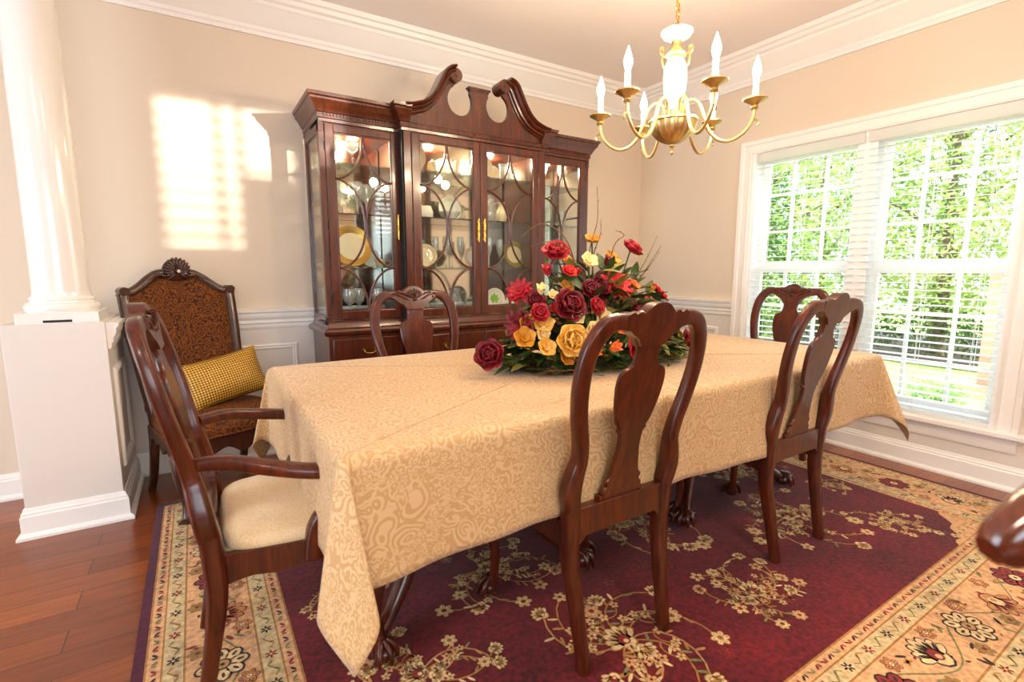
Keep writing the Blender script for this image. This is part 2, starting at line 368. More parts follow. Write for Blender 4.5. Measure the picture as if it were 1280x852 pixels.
base = [(.034, 0), (.034, .012), (.026, .022), (.018, .026), (.018, .098), (.014, .104), (.014, .112), (.009, .118), (.006, .13), (0, .132)]
rail = [(0, .80), (.010, .80), (.014, .812), (.014, .824), (.022, .832), (.022, .85), (.028, .858), (.034, .872), (.036, .892), (.044, .9), (.046, .915), (0, .918)]
HX0, HX1, HY0 = -.69, -.35, 2.84                      # divider half wall
def run(name, prof, a, b, nrm, ma=0, mb_=0, mt='trim'):
    mm = MB(); profile_run(mm, prof, a, b, nrm, 0, ma, mb_); return struct(mm.build(name, mt, angle=25))
run('baseboard_back', base, (HX1, YB), (XR, YB), (0, -1), 1, -1)
run('baseboard_back_left', base, (XL, YB), (HX0, YB), (0, -1), 0, -1)
run('baseboard_right', base, (XR, YB), (XR, -.3), (-1, 0), 1, 0)
run('trim_3', rail, (HX1, YB), (XR, YB), (0, -1), 1, -1)
run('trim_4', rail, (XR, YB), (XR, WY1+.095), (-1, 0), 1, 0)
run('trim_5', rail, (HX1, YB), (HX1, HY0+.02), (1, 0), 1, 0)
wains = MB().box((HX1, YB-.002, 0), (XR, YB, .81)).box((XL, YB-.002, 0), (HX0, YB, .05)).box((XR-.002, WY1+.09, 0), (XR, YB, .81)).box((XR-.002, .4, 0), (XR, WY1+.09, .21))
struct(wains.build('trim_10', 'grey', smooth=False))
# divider half wall
struct(MB().box((HX0, HY0, 0), (HX1, YB, .925)).build('wall_divider', 'grey', smooth=False, bevel=.003))
mm = MB(); profile_run(mm, base, (HX0, YB), (HX0, HY0), (-1, 0), 0, 1, 1); mm2 = profile_run(mm, base, (HX0, HY0), (HX1, HY0), (0, -1), 0, -1, 1); profile_run(mm, base, (HX1, HY0), (HX1, YB), (1, 0), 0, -1, -1)
struct(mm.build('baseboard_divider', 'trim', angle=25))
def panel(name, c0, c1, axis, off, nrm):              # picture-frame moulding, c=(u,z)
    mm = MB(); pr = [(0, 0), (.010, .004), (.014, .012), (.009, .018), (.012, .026), (.006, .034), (0, .036)]
    (u0, z0), (u1, z1) = c0, c1; P = []
    for u, z, su, sz in ((u0, z0, 1, 1), (u1, z0, -1, 1), (u1, z1, -1, -1), (u0, z1, 1, -1)):
        row = []
        for h, i in pr:
            uu, zz = u+su*i, z+sz*i
            row.append((uu, off+nrm*h, zz) if axis == 'x' else (off+nrm*h, uu, zz))
        P.append(row)
    mm.grid(P, closeu=True); return struct(mm.build(name, 'trim', angle=25))
panel('trim_6', (-.24, .2), (.53, .70), 'x', YB, -1)
panel('trim_7', (2.72, .2), (3.43, .70), 'x', YB, -1)
panel('trim_8', (2.93, .22), (3.3, .70), 'y', HX1, 1)
panel('trim_9', (2.50, .2), (3.28, .70), 'y', XR, -1)

# column on the divider
c = thing('column', 'tall glossy white round column standing on the end of the white half wall', 'column', (-.505, 2.985, .925))
MB().box((-.137, -.137, 0), (.137, .137, .045)).build('plinth', 'gloss', c, smooth=False, bevel=.002)
MB().box((-.05, -.1385, .004), (.045, -.13, .014)).build('plinth_slot', 'black', c, smooth=False)
MB().lathe([(.0, .045), (.128, .045), (.134, .056), (.134, .07), (.126, .082), (.113, .086), (.111, .094), (.115, .098), (.113, .106), (.105, .112), (.101, .13)], n=48).build('base', 'gloss', c)
MB().lathe([(.101, .125), (.0985, .4), (.097, .9), (.094, 1.3), (.089, 1.70), (.1, 1.71), (.1, 1.735), (.12, 1.765), (.12, 1.775)], n=48).build('shaft', 'gloss', c)

# visible window
wx = XR
m = MB()
cas = [(0, 0), (.02, 0), (.024, .012), (.018, .02), (.018, .06), (.024, .066), (.028, .09), (0, .092)]
P = []
for y, z, sy, sz in ((WY0, WZ0-.001, -1, 0), (WY0, WZ1, -1, 1), (WY1, WZ1, 1, 1), (WY1, WZ0-.001, 1, 0)):
    P.append([(wx-h, y+sy*i, z+sz*i) for h, i in cas])
m.grid(P); win = struct(m.build('window_1', 'trim', angle=25))
m = MB().box((wx-.055, WY0-.125, WZ0-.03), (wx+.1, WY1+.125, WZ0)); m.build('window_sill', 'trim', win, bevel=.006)
m = MB(); profile_run(m, [(0, .2), (.012, .2), (.018, .215), (.018, .27), (.026, .28), (0, .28)], (wx, WY1+.09), (wx, WY0-.09), (-1, 0)); m.build('window_apron', 'trim', win, angle=25)
m = MB()
for y0, y1, z0, z1 in ((WY0, WY0+.03, WZ0, WZ1), (WY1-.03, WY1, WZ0, WZ1), (WY0+.001, WY1-.001, WZ1-.03, WZ1+.0), (WY0+.001, WY1-.001, WZ0, WZ0+.02)): m.box((wx+(.001 if z1-z0 < .5 else 0), y0, z0), (wx+T-.002, y1, z1))
WM = (WY0+WY1)/2
m.box((wx+.01, WM-.055, WZ0), (wx+.13, WM+.055, WZ1)); m.build('jamb', 'vinyl', win, smooth=False)
for a, b in ((WY0+.03, WM-.055), (WM+.055, WY1-.03)):
    for z0, z1, off in ((WZ0+.02, 1.175, .07), (1.165, WZ1-.03, .095)):
        m = MB(); s_ = .042
        m.box((wx+off, a, z0), (wx+off+.03, a+s_, z1)).box((wx+off, b-s_, z0), (wx+off+.03, b, z1)).box((wx+off+.001, a+.002, z0+.001), (wx+off+.029, b-.002, z0+s_+.01)).box((wx+off+.001, a+.002, z1-s_), (wx+off+.029, b-.002, z1-.001))
        for k in (1, 2):
            y = a+(b-a)*k/3; z = z0+(z1-z0)*k/3
            m.box((wx+off+.004, y-.009, z0), (wx+off+.026, y+.009, z1)).box((wx+off+.005, a, z-.009), (wx+off+.025, b, z+.009))
        sash = m.build('sash', 'vinyl', win, smooth=False)
        MB().box((wx+off+.0135, a+.01, z0+.01), (wx+off+.017, b-.01, z1-.01)).build('pane', 'pane', sash, smooth=False)
# faux-wood blinds, one per unit
for i, (a, b, lab) in enumerate(((WM+.012, WY1-.034, 'white slatted blind over the window half nearer the room corner'), (WY0+.034, WM-.012, 'white slatted blind over the window half farther from the room corner'))):
    bl = thing('window_blind', lab, 'blind', (wx-.002, (a+b)/2, WZ0), 0); hw = (b-a)/2
    MB().box((-.012, -hw, 1.612), (.05, hw, 1.678)).build('valance', 'blind', bl, bevel=.004)
    m = MB(); z = .045
    while z < 1.59:
        m.add([(-.003, -hw+.004, z-.0025), (.045, -hw+.004, z+.0005), (.045, hw-.004, z+.0005), (-.003, hw-.004, z-.0025), (-.003, -hw+.004, z+.0), (.045, -hw+.004, z+.003), (.045, hw-.004, z+.003), (-.003, hw-.004, z+.0)],
              [(0, 3, 2, 1), (4, 5, 6, 7), (0, 1, 5, 4), (1, 2, 6, 5), (2, 3, 7, 6), (3, 0, 4, 7)]); z += .0425
    m.build('slats', 'blind', bl, smooth=False)
    m = MB().box((0, -hw, .006), (.045, hw, .022)); m.build('bottom_rail', 'blind', bl, bevel=.002)
    m = MB()
    for y in (-hw*.72, 0, hw*.72):
        for dx in (.0, .044): m.tube([(dx-.003, y, .01), (dx-.003, y, 1.6)], .0012, 5)
        m.tube([(.02, y+.012, .01), (.02, y+.012, 1.6)], .0014, 5)
    m.build('cords', 'blind', bl)
# unseen openings; the slatted front one is shaped for the back-wall sun patch
m = MB()
for x in (DX0+.01, 2.99, 3.10, DX1-.01): m.box((x-.016, YF-.1, DZ0), (x+.016, YF-.07, DZ1))
for k in range(11): z = DZ0+.02+k*.082; m.box((DX0, YF-.09, z-.012), (DX1, YF-.075, z+.012+.0042*max(0, 8-k)))  # slats thicken downward to fade the sun patch
m.box((3.10, YF-.1, DZ0), (DX1, YF-.08, 2.2))
struct(m.build('window_4', 'vinyl', smooth=False))
m = MB()
for x in (-1.2, -.53, .13, .8): m.box((x-.03, YF-.1, .65), (x+.03, YF-.05, 2.15))
for z in (.67, 1.4, 2.13): m.box((-1.2, YF-.095, z-.03), (.8, YF-.055, z+.03))
struct(m.build('window_2', 'vinyl', smooth=False))  # unseen window added for soft fill from behind the camera
m = MB()
for y in (0, .73, 1.47, 2.2): m.box((XL-.1, y-.04, .2), (XL-.05, y+.04, 2.3))
for z in (.22, 1.25, 2.28): m.box((XL-.095, 0, z-.03), (XL-.055, 2.2, z+.03))
struct(m.build('window_3', 'vinyl', smooth=False))
# unseen ceiling fill discs, added to brighten the room behind the camera
for i, (x, y) in enumerate(((-.9, -.6), (.9, -.6), (2.6, -.9))):
    d = tag(MB().lathe([(0, -.03), (.12, -.028), (.14, -.012), (.14, 0), (0, 0)], (x, y, ZC), 32).build('fill_disc', mat('fill_disc_glow', (255, 240, 215), emit=(255, 214, 165), estr=4)), 'round fill disc added on the ceiling '+('over the open side', 'over the middle', 'near the window wall')[i]+' of the room', 'fill disc', 'ceiling fill discs')
    light('fill_disc_light', 'AREA', (x, y, ZC-.035), FILL, (1, .84, .66), (0, 0, -1), shape='DISK', size=.26)

# ------------------------------------------------------------------ rug (patterned with inlaid wool shapes)
rnd = random.Random(5)
RX0, RX1, RY0, RY1 = -.235, 3.335, .235, 2.885
rug = MB(); RZ = .011
rug.box((RX0, RY0, .0005), (RX1, RY1, RZ-.0005), EDG)
layer = [0]
def poly(pts, mi, lay): rug.add([(x, y, RZ+lay*.00016) for x, y in pts], [tuple(range(len(pts)))], mi)
def rect(x0, y0, x1, y1, mi, lay): poly([(x0, y0), (x1, y0), (x1, y1), (x0, y1)], mi, lay)
def ell(cx, cy, a, b, rot, mi, lay, n=10):
    c, s = math.cos(rot), math.sin(rot)
    poly([(cx+a*math.cos(2*PI*k/n)*c-b*math.sin(2*PI*k/n)*s, cy+a*math.cos(2*PI*k/n)*s+b*math.sin(2*PI*k/n)*c) for k in range(n)], mi, lay)
def vine(pts, wd, mi, lay):
    P = []
    for i, (x, y) in enumerate(pts):
        a = pts[max(i-1, 0)]; b = pts[min(i+1, len(pts)-1)]; dx, dy = b[0]-a[0], b[1]-a[1]; l = math.hypot(dx, dy) or 1
        nx, ny = -dy/l*wd/2, dx/l*wd/2; P.append([(x+nx, y+ny, RZ+lay*.00016), (x-nx, y-ny, RZ+lay*.00016)])
    rug.grid(P, mi)
def rosette(x, y, r, cols, lay=4, n=7, rot=0.):
    out_, pet, core = cols
    for k in range(n):
        a = rot+2*PI*k/n; cx, cy = x+math.cos(a)*r*.58, y+math.sin(a)*r*.58
        ell(cx, cy, r*.46, r*.34, a, out_, lay)
    for k in range(n):
        a = rot+2*PI*k/n; cx, cy = x+math.cos(a)*r*.58, y+math.sin(a)*r*.58
        ell(cx, cy, r*.37, r*.25, a, pet, lay+1); ell(cx+math.cos(a)*r*.08, cy+math.sin(a)*r*.08, r*.16, r*.07, a, out_, lay+2, 6)
    ell(x, y, r*.34, r*.34, 0, out_, lay+3); ell(x, y, r*.26, r*.26, 0, core, lay+4); ell(x, y, r*.1, r*.1, 0, DAR, lay+5, 6)
def palmette(x, y, r, rot, cols, lay=4):
    out_, pet, core = cols
    for sc_, mi_, dl in ((1, out_, 0), (.84, pet, 1)):
        for k in range(-3, 4):
            a = rot+k*.44; rr = r*(.62-.05*abs(k)); ell(x+math.cos(a)*rr*.95, y+math.sin(a)*rr*.95, r*.42*sc_, r*.2*sc_, a, mi_, lay+dl)
        ell(x, y, r*.5*sc_, r*.44*sc_, rot, mi_, lay+dl)
    for k in range(-2, 3):
        a = rot+k*.5; ell(x+math.cos(a)*r*.52, y+math.sin(a)*r*.52, r*.22, r*.06, a, out_, lay+2, 6)
    ell(x+math.cos(rot)*r*.1, y+math.sin(rot)*r*.1, r*.28, r*.24, rot, core, lay+2); ell(x, y, r*.12, r*.12, 0, pet, lay+3, 6)
def leafm(x, y, r, a, mi, lay=3): ell(x+math.cos(a)*r, y+math.sin(a)*r, r, r*.3, a, mi, lay, 8)
def spray(x, y, size, rot):
    FC = ((GOL, CRE, BRI), (TAN, CRE, GOL), (GOL, CRE, GOL), (TAN, PEA, BRI))
    palmette(x, y, size*.23, rot, (GOL, CRE, BRI)); palmette(x-math.cos(rot)*size*.16, y-math.sin(rot)*size*.16, size*.15, rot+PI, (TAN, CRE, GOL))
    for k in range(13):
        a = rot+2*PI*k/13+rnd.uniform(-.25, .25); L = size*rnd.uniform(.45, .95); bend = rnd.choice((-1, 1))*rnd.uniform(.5, 1.2)
        pts = [(x+math.cos(a+bend*t*t)*L*t, y+math.sin(a+bend*t*t)*L*t) for t in [i/10 for i in range(11)]]
        vine(pts, .006, TAN if k % 2 else GOL, 2)
        b2 = [(pts[4][0]+math.cos(a+bend*2+1.2*t)*L*.28*t, pts[4][1]+math.sin(a+bend*2+1.2*t)*L*.28*t) for t in [i/6 for i in range(7)]]; vine(b2, .005, GOL, 2); rosette(*b2[-1], size*.05, rnd.choice(FC), 4, 5)
        for i in (3, 5, 6, 7, 8):
            px, py = pts[i]; aa = a+bend; leafm(px, py, size*.055, aa+rnd.choice((-.9, .9)), rnd.choice((CRE, GOL, TAN, SAG)), 3)
        if k % 3 == 0: palmette(*pts[-1], size*.13, a+bend, rnd.choice(FC))
        else: rosette(*pts[-1], size*rnd.uniform(.075, .11), rnd.choice(FC), 4, rnd.choice((5, 6, 7)), a)
        q = pts[5]; rosette(q[0]+rnd.uniform(-.03, .03), q[1]+rnd.uniform(-.03, .03), size*.055, rnd.choice(FC), 4, 5)
o0 = .03
def ring(d0, d1, mi, lay): rect(RX0+d0, RY0+d0, RX1-d0, RY1-d0, mi, lay)
ring(o0, 0, GOL, 1)
ring(o0+.006, 0, PEA, 2)                # outer guard with small marks
ring(o0+.040, 0, GOL, 3); ring(o0+.045, 0, BEI, 4); ring(o0+.095, 0, GOL, 5); ring(o0+.101, 0, PEA, 6)
ring(.315, 0, GOL, 7); ring(.321, 0, BEI, 8); ring(.372, 0, GOL, 9); ring(.377, 0, PEA, 10); ring(.412, 0, GOL, 11); ring(.418, 0, MAR, 12)
FX0, FX1, FY0, FY1 = RX0+.418, RX1-.418, RY0+.418, RY1-.418
def sides(d):                            # centre lines of a border at distance d: origin, direction, length, inward normal
    x0, x1, y0, y1 = RX0+d, RX1-d, RY0+d, RY1-d
    return (((x0, y0), (1, 0), x1-x0), ((x1, y0), (0, 1), y1-y0), ((x1, y1), (-1, 0), x1-x0), ((x0, y1), (0, -1), y1-y0))
def marks(d, step, wd, lay, cols, kind):
    for (ox, oy), (dx, dy), L in sides(d):
        k = max(1, round(L/step)); st = L/k
        for i in range(k):
            t = (i+.5)*st; x, y = ox+dx*t, oy+dy*t; c = cols[i % len(cols)]; a = math.atan2(dy, dx)
            if kind == 'tick':
                ell(x, y, wd*.42, wd*.16, a+(.7 if i % 2 else -.7), c, lay, 6); ell(x+dx*st*.35, y+dy*st*.35, wd*.3, wd*.13, a+PI/2, c, lay, 6)
            else:
                if i % 2 == 0:
                    for q in range(6): ell(x+math.cos(q*PI/3+a)*wd*.22, y+math.sin(q*PI/3+a)*wd*.22, wd*.2, wd*.075, q*PI/3+a, c, lay, 6)
                    ell(x, y, wd*.1, wd*.1, 0, CRE, lay+1, 6)
                else:
                    vine([(x+dx*u*wd*.7-dy*math.sin(u*3)*wd*.3, y+dy*u*wd*.7+dx*math.sin(u*3)*wd*.3) for u in (-1, -.5, 0, .5, 1)], wd*.09, c, lay)
                    leafm(x, y, wd*.2, a+1, c, lay)
marks(o0+.023, .036, .028, 13, (BRI, DAR, SAG), 'tick'); marks(.394, .036, .028, 13, (BRI, DAR, SAG, BRI), 'tick')
marks(o0+.070, .062, .046, 13, (BRI, SAG, DAR, GOL), 'flower'); marks(.347, .062, .046, 13, (BRI, SAG, DAR, GOL), 'flower')
for (ox, oy), (dx, dy), L in sides(.222):  # main border
    k = round(L/.235); st = L/k; nx, ny = -dy, dx
    vine([(ox+dx*t+nx*.05*math.sin(t/st*PI), oy+dy*t+ny*.05*math.sin(t/st*PI)) for t in [L*i/(k*12) for i in range(k*12+1)]], .005, SAG, 13)
    for i in range(k):
        t = (i+.5)*st; x, y = ox+dx*t, oy+dy*t; a = math.atan2(ny, nx)
        big = ((BRI, TAN, CRE), (DAR, CRE, BRI), (BRI, CRE, SAG))[i % 3]
        if i % 2: palmette(x, y, .085, a+PI*(i % 4 == 1), big, 14)
        else: rosette(x, y, .07, (DAR, BRI, CRE) if i % 4 else (DAR, CRE, TAN), 14, 8)
        for s_ in (-1, 1):
            xx, yy = x+dx*st*.36*s_+nx*.062*s_, y+dy*st*.36*s_+ny*.062*s_
            rosette(xx, yy, .028, (BRI, TAN, CRE) if s_ > 0 else (SAG, GOL, BRI), 14, 6)
            for q in range(3): leafm(x+dx*st*.42*s_-nx*.05*s_+rnd.uniform(-.02, .02), y+dy*st*.42*s_-ny*.05*s_+rnd.uniform(-.02, .02), .018, rnd.uniform(0, 6), rnd.choice((DAR, BRI, SAG, GOL)), 14)
        for q in range(4): ell(x+rnd.uniform(-.5, .5)*st*dx+rnd.uniform(-.085, .085)*nx, y+rnd.uniform(-.5, .5)*st*dy+rnd.uniform(-.085, .085)*ny, .008, .004, rnd.uniform(0, 3), rnd.choice((DAR, BRI, GOL)), 14, 6)
lay0 = RZ; RZ = RZ+13*.00016
for x, y, s_, r in ((1.60, .93, .26, .4), (2.26, 1.17, .34, .9), (2.62, .90, .2, 2.2), (1.05, 1.0, .34, 1.9), (.87, 1.55, .30, .5), (.37, 1.72, .17, 1.0), (.46, 1.22, .26, 2.5),
                   (1.62, 1.55, .36, .2), (2.55, 1.62, .26, 1.2), (.45, 2.2, .22, 1), (1.1, 2.15, .3, .4), (1.8, 2.2, .3, 2), (2.5, 2.2, .26, 1), (.36, .86, .14, .3), (2.8, 1.25, .12, 1)):
    spray(x, y, s_, r)
for i in range(46):
    x, y = rnd.uniform(FX0+.05, FX1-.05), rnd.uniform(FY0+.04, FY1-.04); rosette(x, y, rnd.uniform(.018, .028), ((SAG, BRI, GOL), (BRI, MAR, BRI), (DAR, BRI, MAR))[i % 3], 1, 5)
for cx, cy, sx, sy in ((FX0, FY0, 1, 1), (FX1, FY0, -1, 1), (FX1, FY1, -1, -1), (FX0, FY1, 1, -1)):   # corner spandrels
    pts = [(cx, cy)]+[(cx+sx*.30*t+.0, cy+sy*(.16*(1-t)**1.4+.012*math.sin(t*16))) for t in [i/14 for i in range(15)]]
    poly(pts if sx*sy < 0 else pts[::-1], PEA, 0)
    for q in range(5): rosette(cx+sx*(.03+.045*q), cy+sy*(.035), .02, (GOL, CRE, BRI), 1, 6)
RZ = lay0
tag(rug.build('rug', RUGM, smooth=False), 'large burgundy floral rug with wide peach border under the dining table', 'rug')

# ------------------------------------------------------------------ dining chairs
FLR = .0135                              # top of the rug pile under the feet
def mirror(pts): return [(-x,)+tuple(r) for x, *r in pts]
def lean(z): return -.02-.112*max(0, z-.47)/.56*(.75+.25*max(0, z-.47)/.56) if z > .47 else -.02     # y of the back at height z
def cabriole(sx, x, y, toe):             # front leg with a claw-and-ball foot
    dx, dy = toe
    m = MB()
    pts = [(x, y, .43), (x+dx*.012, y+dy*.012, .38), (x+dx*.018, y+dy*.018, .32), (x+dx*.008, y+dy*.008, .24), (x-dx*.004, y-dy*.004, .16), (x, y, .09), (x+dx*.008, y+dy*.008, .055), (x+dx*.014, y+dy*.014, .03)]
    r = [.029, .031, .028, .021, .0165, .0155, .02, .024]
    m.tube(spline(pts, 5), [q[0] for q in spline([(a,) for a in r], 5)], 12, ref=(0, 1, .01))
    m.ball((x+dx*.02, y+dy*.02, .027), (.03, .03, .026), 14, 8)
    for k in range(4):
        a = math.atan2(dy, dx)+(-1.2, -.4, .4, 1.2)[k]; c, s = math.cos(a), math.sin(a); bx, by = x+dx*.012, y+dy*.012
        m.tube(spline([(bx+c*.012, by+s*.012, .07), (bx+c*.032, by+s*.032, .052), (bx+c*.043, by+s*.043, .03), (bx+c*.046, by+s*.046, .008)], 3), [.008, .0085, .009, .009, .009, .0085, .008, .007, .006, .004], 7, ref=(-s, c, 0))
    return m
def back_leg(sx):
    pts = [(sx*.166, -.07, .0), (sx*.168, -.056, .08), (sx*.174, -.036, .2), (sx*.182, -.018, .33), (sx*.185, -.02, .44), (sx*.187, -.024, .50)]
    return MB().sweep(spline(pts, 5), [tuple(q) for q in spline([(.017, .018), (.018, .019), (.02, .021), (.0225, .025), (.0225, .026), (.0225, .026)], 5)], (0, 1, 0), 0, 14, 4)
def cushion(wf, wb, y0, y1, z0, h, puff=.012, nx=22, ny=20):
    def P(u, v):                          # u,v in -1..1 superellipse disc -> trapezoid
        return ((wb+(wf-wb)*(v+1)/2)*u, y0+(y1-y0)*(v+1)/2)
    rings = []
    prof = [(0.0, 0), (.5, 0), (.9, 0), (.985, .12), (1.0, .35), (1.0, .6), (.975, .82), (.93, .93), (.8, 1), (.5, 1.0), (.25, 1.0), (0.0, 1.0)]
    for j, (s, t) in enumerate(prof):
        R = []
        for k in range(56):
            a = 2*PI*k/56; c, d = math.cos(a), math.sin(a); e = 2/6.5
            u, v = s*math.copysign(abs(c)**e, c), s*math.copysign(abs(d)**e, d); x, y = P(u, v)
            z = z0+h*t+(puff*(1-u*u)*(1-v*v) if j > 6 else 0); R.append((x, y, z))
        rings.append(R)
    return MB().grid(rings, closev=True), lambda: [(*P(math.copysign(abs(math.cos(a))**(2/6.5), math.cos(a)), math.copysign(abs(math.sin(a))**(2/6.5), math.sin(a))), z0+.004) for a in [2*PI*k/56 for k in range(56)]]
def make_dining_chair(name, label, arms, group):
    t = thing(name, label, 'chair', (0, 0, 0), 0, group)
    ww = 1.14 if arms else 1.0           # armchairs are wider
    # yoke: stiles and crest in one sweep
    half = [(.187, .49), (.196, .545), (.190, .60), (.181, .645), (.187, .70), (.204, .77), (.215, .84), (.216, .905), (.204, .965), (.174, 1.012), (.135, 1.028), (.09, 1.022), (.045, 1.026), (0, 1.032)]
    wid = [.0225, .026, .023, .0205, .021, .022, .023, .0235, .0245, .025, .022, .023, .027, .029]
    dep = [.026, .0255, .024, .021, .019, .017, .016, .015, .015, .0155, .016, .016, .016, .017]
    full = half+[(-x, z) for x, z in half[-2::-1]]; wf = wid+wid[-2::-1]; df = dep+dep[-2::-1]
    ps = spline([(x*ww, lean(z), z, w_, d_) for (x, z), w_, d_ in zip(full, wf, df)], 5)
    m = MB().sweep([q[:3] for q in ps], [(q[3], q[4]) for q in ps], (0, 1, .2), 0, 20, 4.2)
    m.build('back_frame', 'chair', t, angle=45)
    # crest carving (a shell between leaf scrolls) on the front, lobed silhouette above
    cm = MB(); yc = lean(1.04)
    lob = [(-.118, 1.018), (-.112, 1.045), (-.098, 1.051), (-.086, 1.045), (-.072, 1.052), (-.056, 1.046), (-.046, 1.056), (-.03, 1.068), (-.012, 1.074), (.012, 1.074), (.03, 1.068), (.046, 1.056), (.056, 1.046), (.072, 1.052), (.086, 1.045), (.098, 1.051), (.112, 1.045), (.118, 1.018),
           (.085, .992), (.06, .978), (.045, .955), (-.045, .955), (-.06, .978), (-.085, .992)]
    cm.prism(lob, -.017, .017, f=lambda p: (p[0]*ww, p[1]+lean(p[2]), p[2]))
    for k in range(-4, 5):
        a = PI/2+k*.27; L = .05-.002*abs(k)
        cm.tube([(math.cos(a)*q*1.25, yc+.020+.006*math.sin(q/L*2.6), 1.012+math.sin(a)*q) for q in (0.006, L*.4, L*.75, L*1.02)], [.003, .0055, .0065, .004], 7, ref=(0, 1, .01))
    cm.ball((0, yc+.024, 1.006), (.016, .01, .011), 10, 6)
    for s in (-1, 1):
        cm.tube(spline([(s*.03, yc+.02, 1.0), (s*.055, yc+.022, 1.012), (s*.085, yc+.02, 1.03), (s*.11, yc+.018, 1.036), (s*.122, yc+.016, 1.022), (s*.11, yc+.018, 1.012), (s*.1, yc+.02, 1.022)], 4), .0065, 7, ref=(0, 1, .01))
        cm.tube(spline([(s*.02, yc+.02, .994), (s*.045, yc+.022, .985), (s*.075, yc+.02, .997), (s*.10, yc+.018, 1.004)], 4), .006, 7, ref=(0, 1, .01))
        cm.tube(spline([(s*.05, yc+.02, 1.03), (s*.07, yc+.021, 1.042), (s*.095, yc+.018, 1.042)], 4), .005, 7, ref=(0, 1, .01))
    cm.build('crest_carving', 'chair', t, angle=50)
    # vase splat
    prof = [(.495, .076), (.515, .078), (.53, .066), (.545, .071), (.56, .058), (.60, .05), (.65, .043), (.69, .046), (.70, .056), (.712, .054), (.73, .066), (.78, .082), (.83, .09), (.865, .089), (.885, .078), (.895, .056), (.91, .046), (.935, .042), (.955, .048), (.985, .066)]
    P = []
    for z, h, in [tuple(q) for q in spline(prof, 4)]:
        y = lean(z); P.append([(-h, y-.004, z), (-h+.004, y-.008, z), (h-.004, y-.008, z), (h, y-.004, z), (h, y+.004, z), (h-.004, y+.008, z), (-h+.004, y+.008, z), (-h, y+.004, z)])
    MB().grid(P, closev=True, caps=True).build('splat', 'chair', t, angle=22)
    wb, wf_, yf = .185*ww, .235*ww, .40
    # apron
    def rail_(a, b, inn, drop=.075):
        mm = MB(); n_ = 16; P = []
        for i in range(n_+1):
            q = i/n_; x = a[0]+(b[0]-a[0])*q; y = a[1]+(b[1]-a[1])*q; zb = .425-drop+.018*math.sin(PI*q)**.5*(1-.3*math.cos(6*PI*q))
            P.append([(x, y, .435), (x, y, zb), (x+inn[0], y+inn[1], zb), (x+inn[0], y+inn[1], .435)])
        return mm.grid(P, closev=True, caps=True)
    A = MB()
    for mm in (rail_((-wb, -.012), (-wf_, yf), (.022, 0)), rail_((wb, -.012), (wf_, yf), (-.022, 0)), rail_((-wf_, yf), (wf_, yf), (0, -.024))): A.add(mm.v, mm.f)
    A.build('apron', 'chair', t, angle=50)
    B = MB(); n_ = 16; P = []            # deeper rear rail with shaped lower edge and shoe
    for i in range(n_+1):
        q = i/n_; x = -wb+2*wb*q; e = abs(2*q-1); zb = .40-.028*(e > .8)*min(1, (e-.8)/.08)
        P.append([(x, -.036, .487), (x, -.036, zb), (x, -.008, zb), (x, -.008, .487)])
    B.grid(P, closev=True, caps=True); B.box((-.085, -.03, .485), (.085, -.006, .502)); B.build('rear_rail', 'chair', t, angle=50, bevel=.002)
    for s in (-1, 1):
        lb = back_leg(s)
        if arms: lb.v = [(x*ww, y, z) for x, y, z in lb.v]
        lb.build('leg', 'chair', t, angle=60)
        cabriole(s, s*(wf_-.03), yf-.03, (s*.7, .7)).build('leg', 'chair', t, angle=60)
    c, edge = cushion(wf_-.006, wb-.004, .0, yf-.004, .425, .05)
    c.build('seat', 'seat', t, angle=70)
    MB().tube(edge(), .0045, 6, ref=(0, 0, 1), closed=True).build('piping', 'seat', t)
    if arms:
        for s in (-1, 1):
            pts = [(s*.207, -.04, .685), (s*.235, .03, .688), (s*.272, .12, .668), (s*.292, .21, .648), (s*.288, .29, .636), (s*.27, .35, .63), (s*.255, .38, .62)]
            se = [(.016, .017), (.019, .018), (.023, .018), (.026, .018), (.029, .0185), (.032, .018), (.022, .012)]
            q = spline([p+e for p, e in zip(pts, se)], 6)
            am = MB().sweep([a[:3] for a in q], [(a[3], a[4]) for a in q], (0, 0, 1), 0, 14, 3); am.build('arm', 'chair', t, angle=60)
            pts = [(s*.275, .33, .628), (s*.278, .30, .585), (s*.262, .25, .53), (s*.245, .22, .47), (s*.240, .21, .385)]
            se = [(.02, .018), (.017, .016), (.019, .018), (.024, .024), (.022, .026)]
            q = spline([p+e for p, e in zip(pts, se)], 6)
            MB().sweep([a[:3] for a in q], [(a[3], a[4]) for a in q], (0, 1, 0), 0, 12, 3.4).build('arm_support', 'chair', t, angle=60)
    return t
G = 'dining chairs around the table'
ch = make_dining_chair('dining_chair', 'cherry wood dining chair seen from behind, the nearer one at the long side of table', False, G)
ch.location = (1.024, 1.045, FLR); ch.scale = (1, 1, .982)
dup(ch, (2.02, 1.065, FLR), 0, 'cherry wood dining chair seen from behind, nearer the window on the near long side', G)
dup(ch, (.965, 2.37, FLR), PI, 'cherry wood dining chair with carved crest in front of the china cabinet, beyond the table', G)
dup(ch, (2.97, 1.68, FLR), PI/2, 'cherry wood dining chair with carved crest at the window end of the table', G)
ac = make_dining_chair('dining_armchair', 'cherry wood armchair with cream damask seat at the table end beside the white half wall', True, G)
ac.scale = (1, 1, .982); ac.location = (.015, 1.585, FLR); ac.rotation_euler = (0, 0, -PI/2-.03)

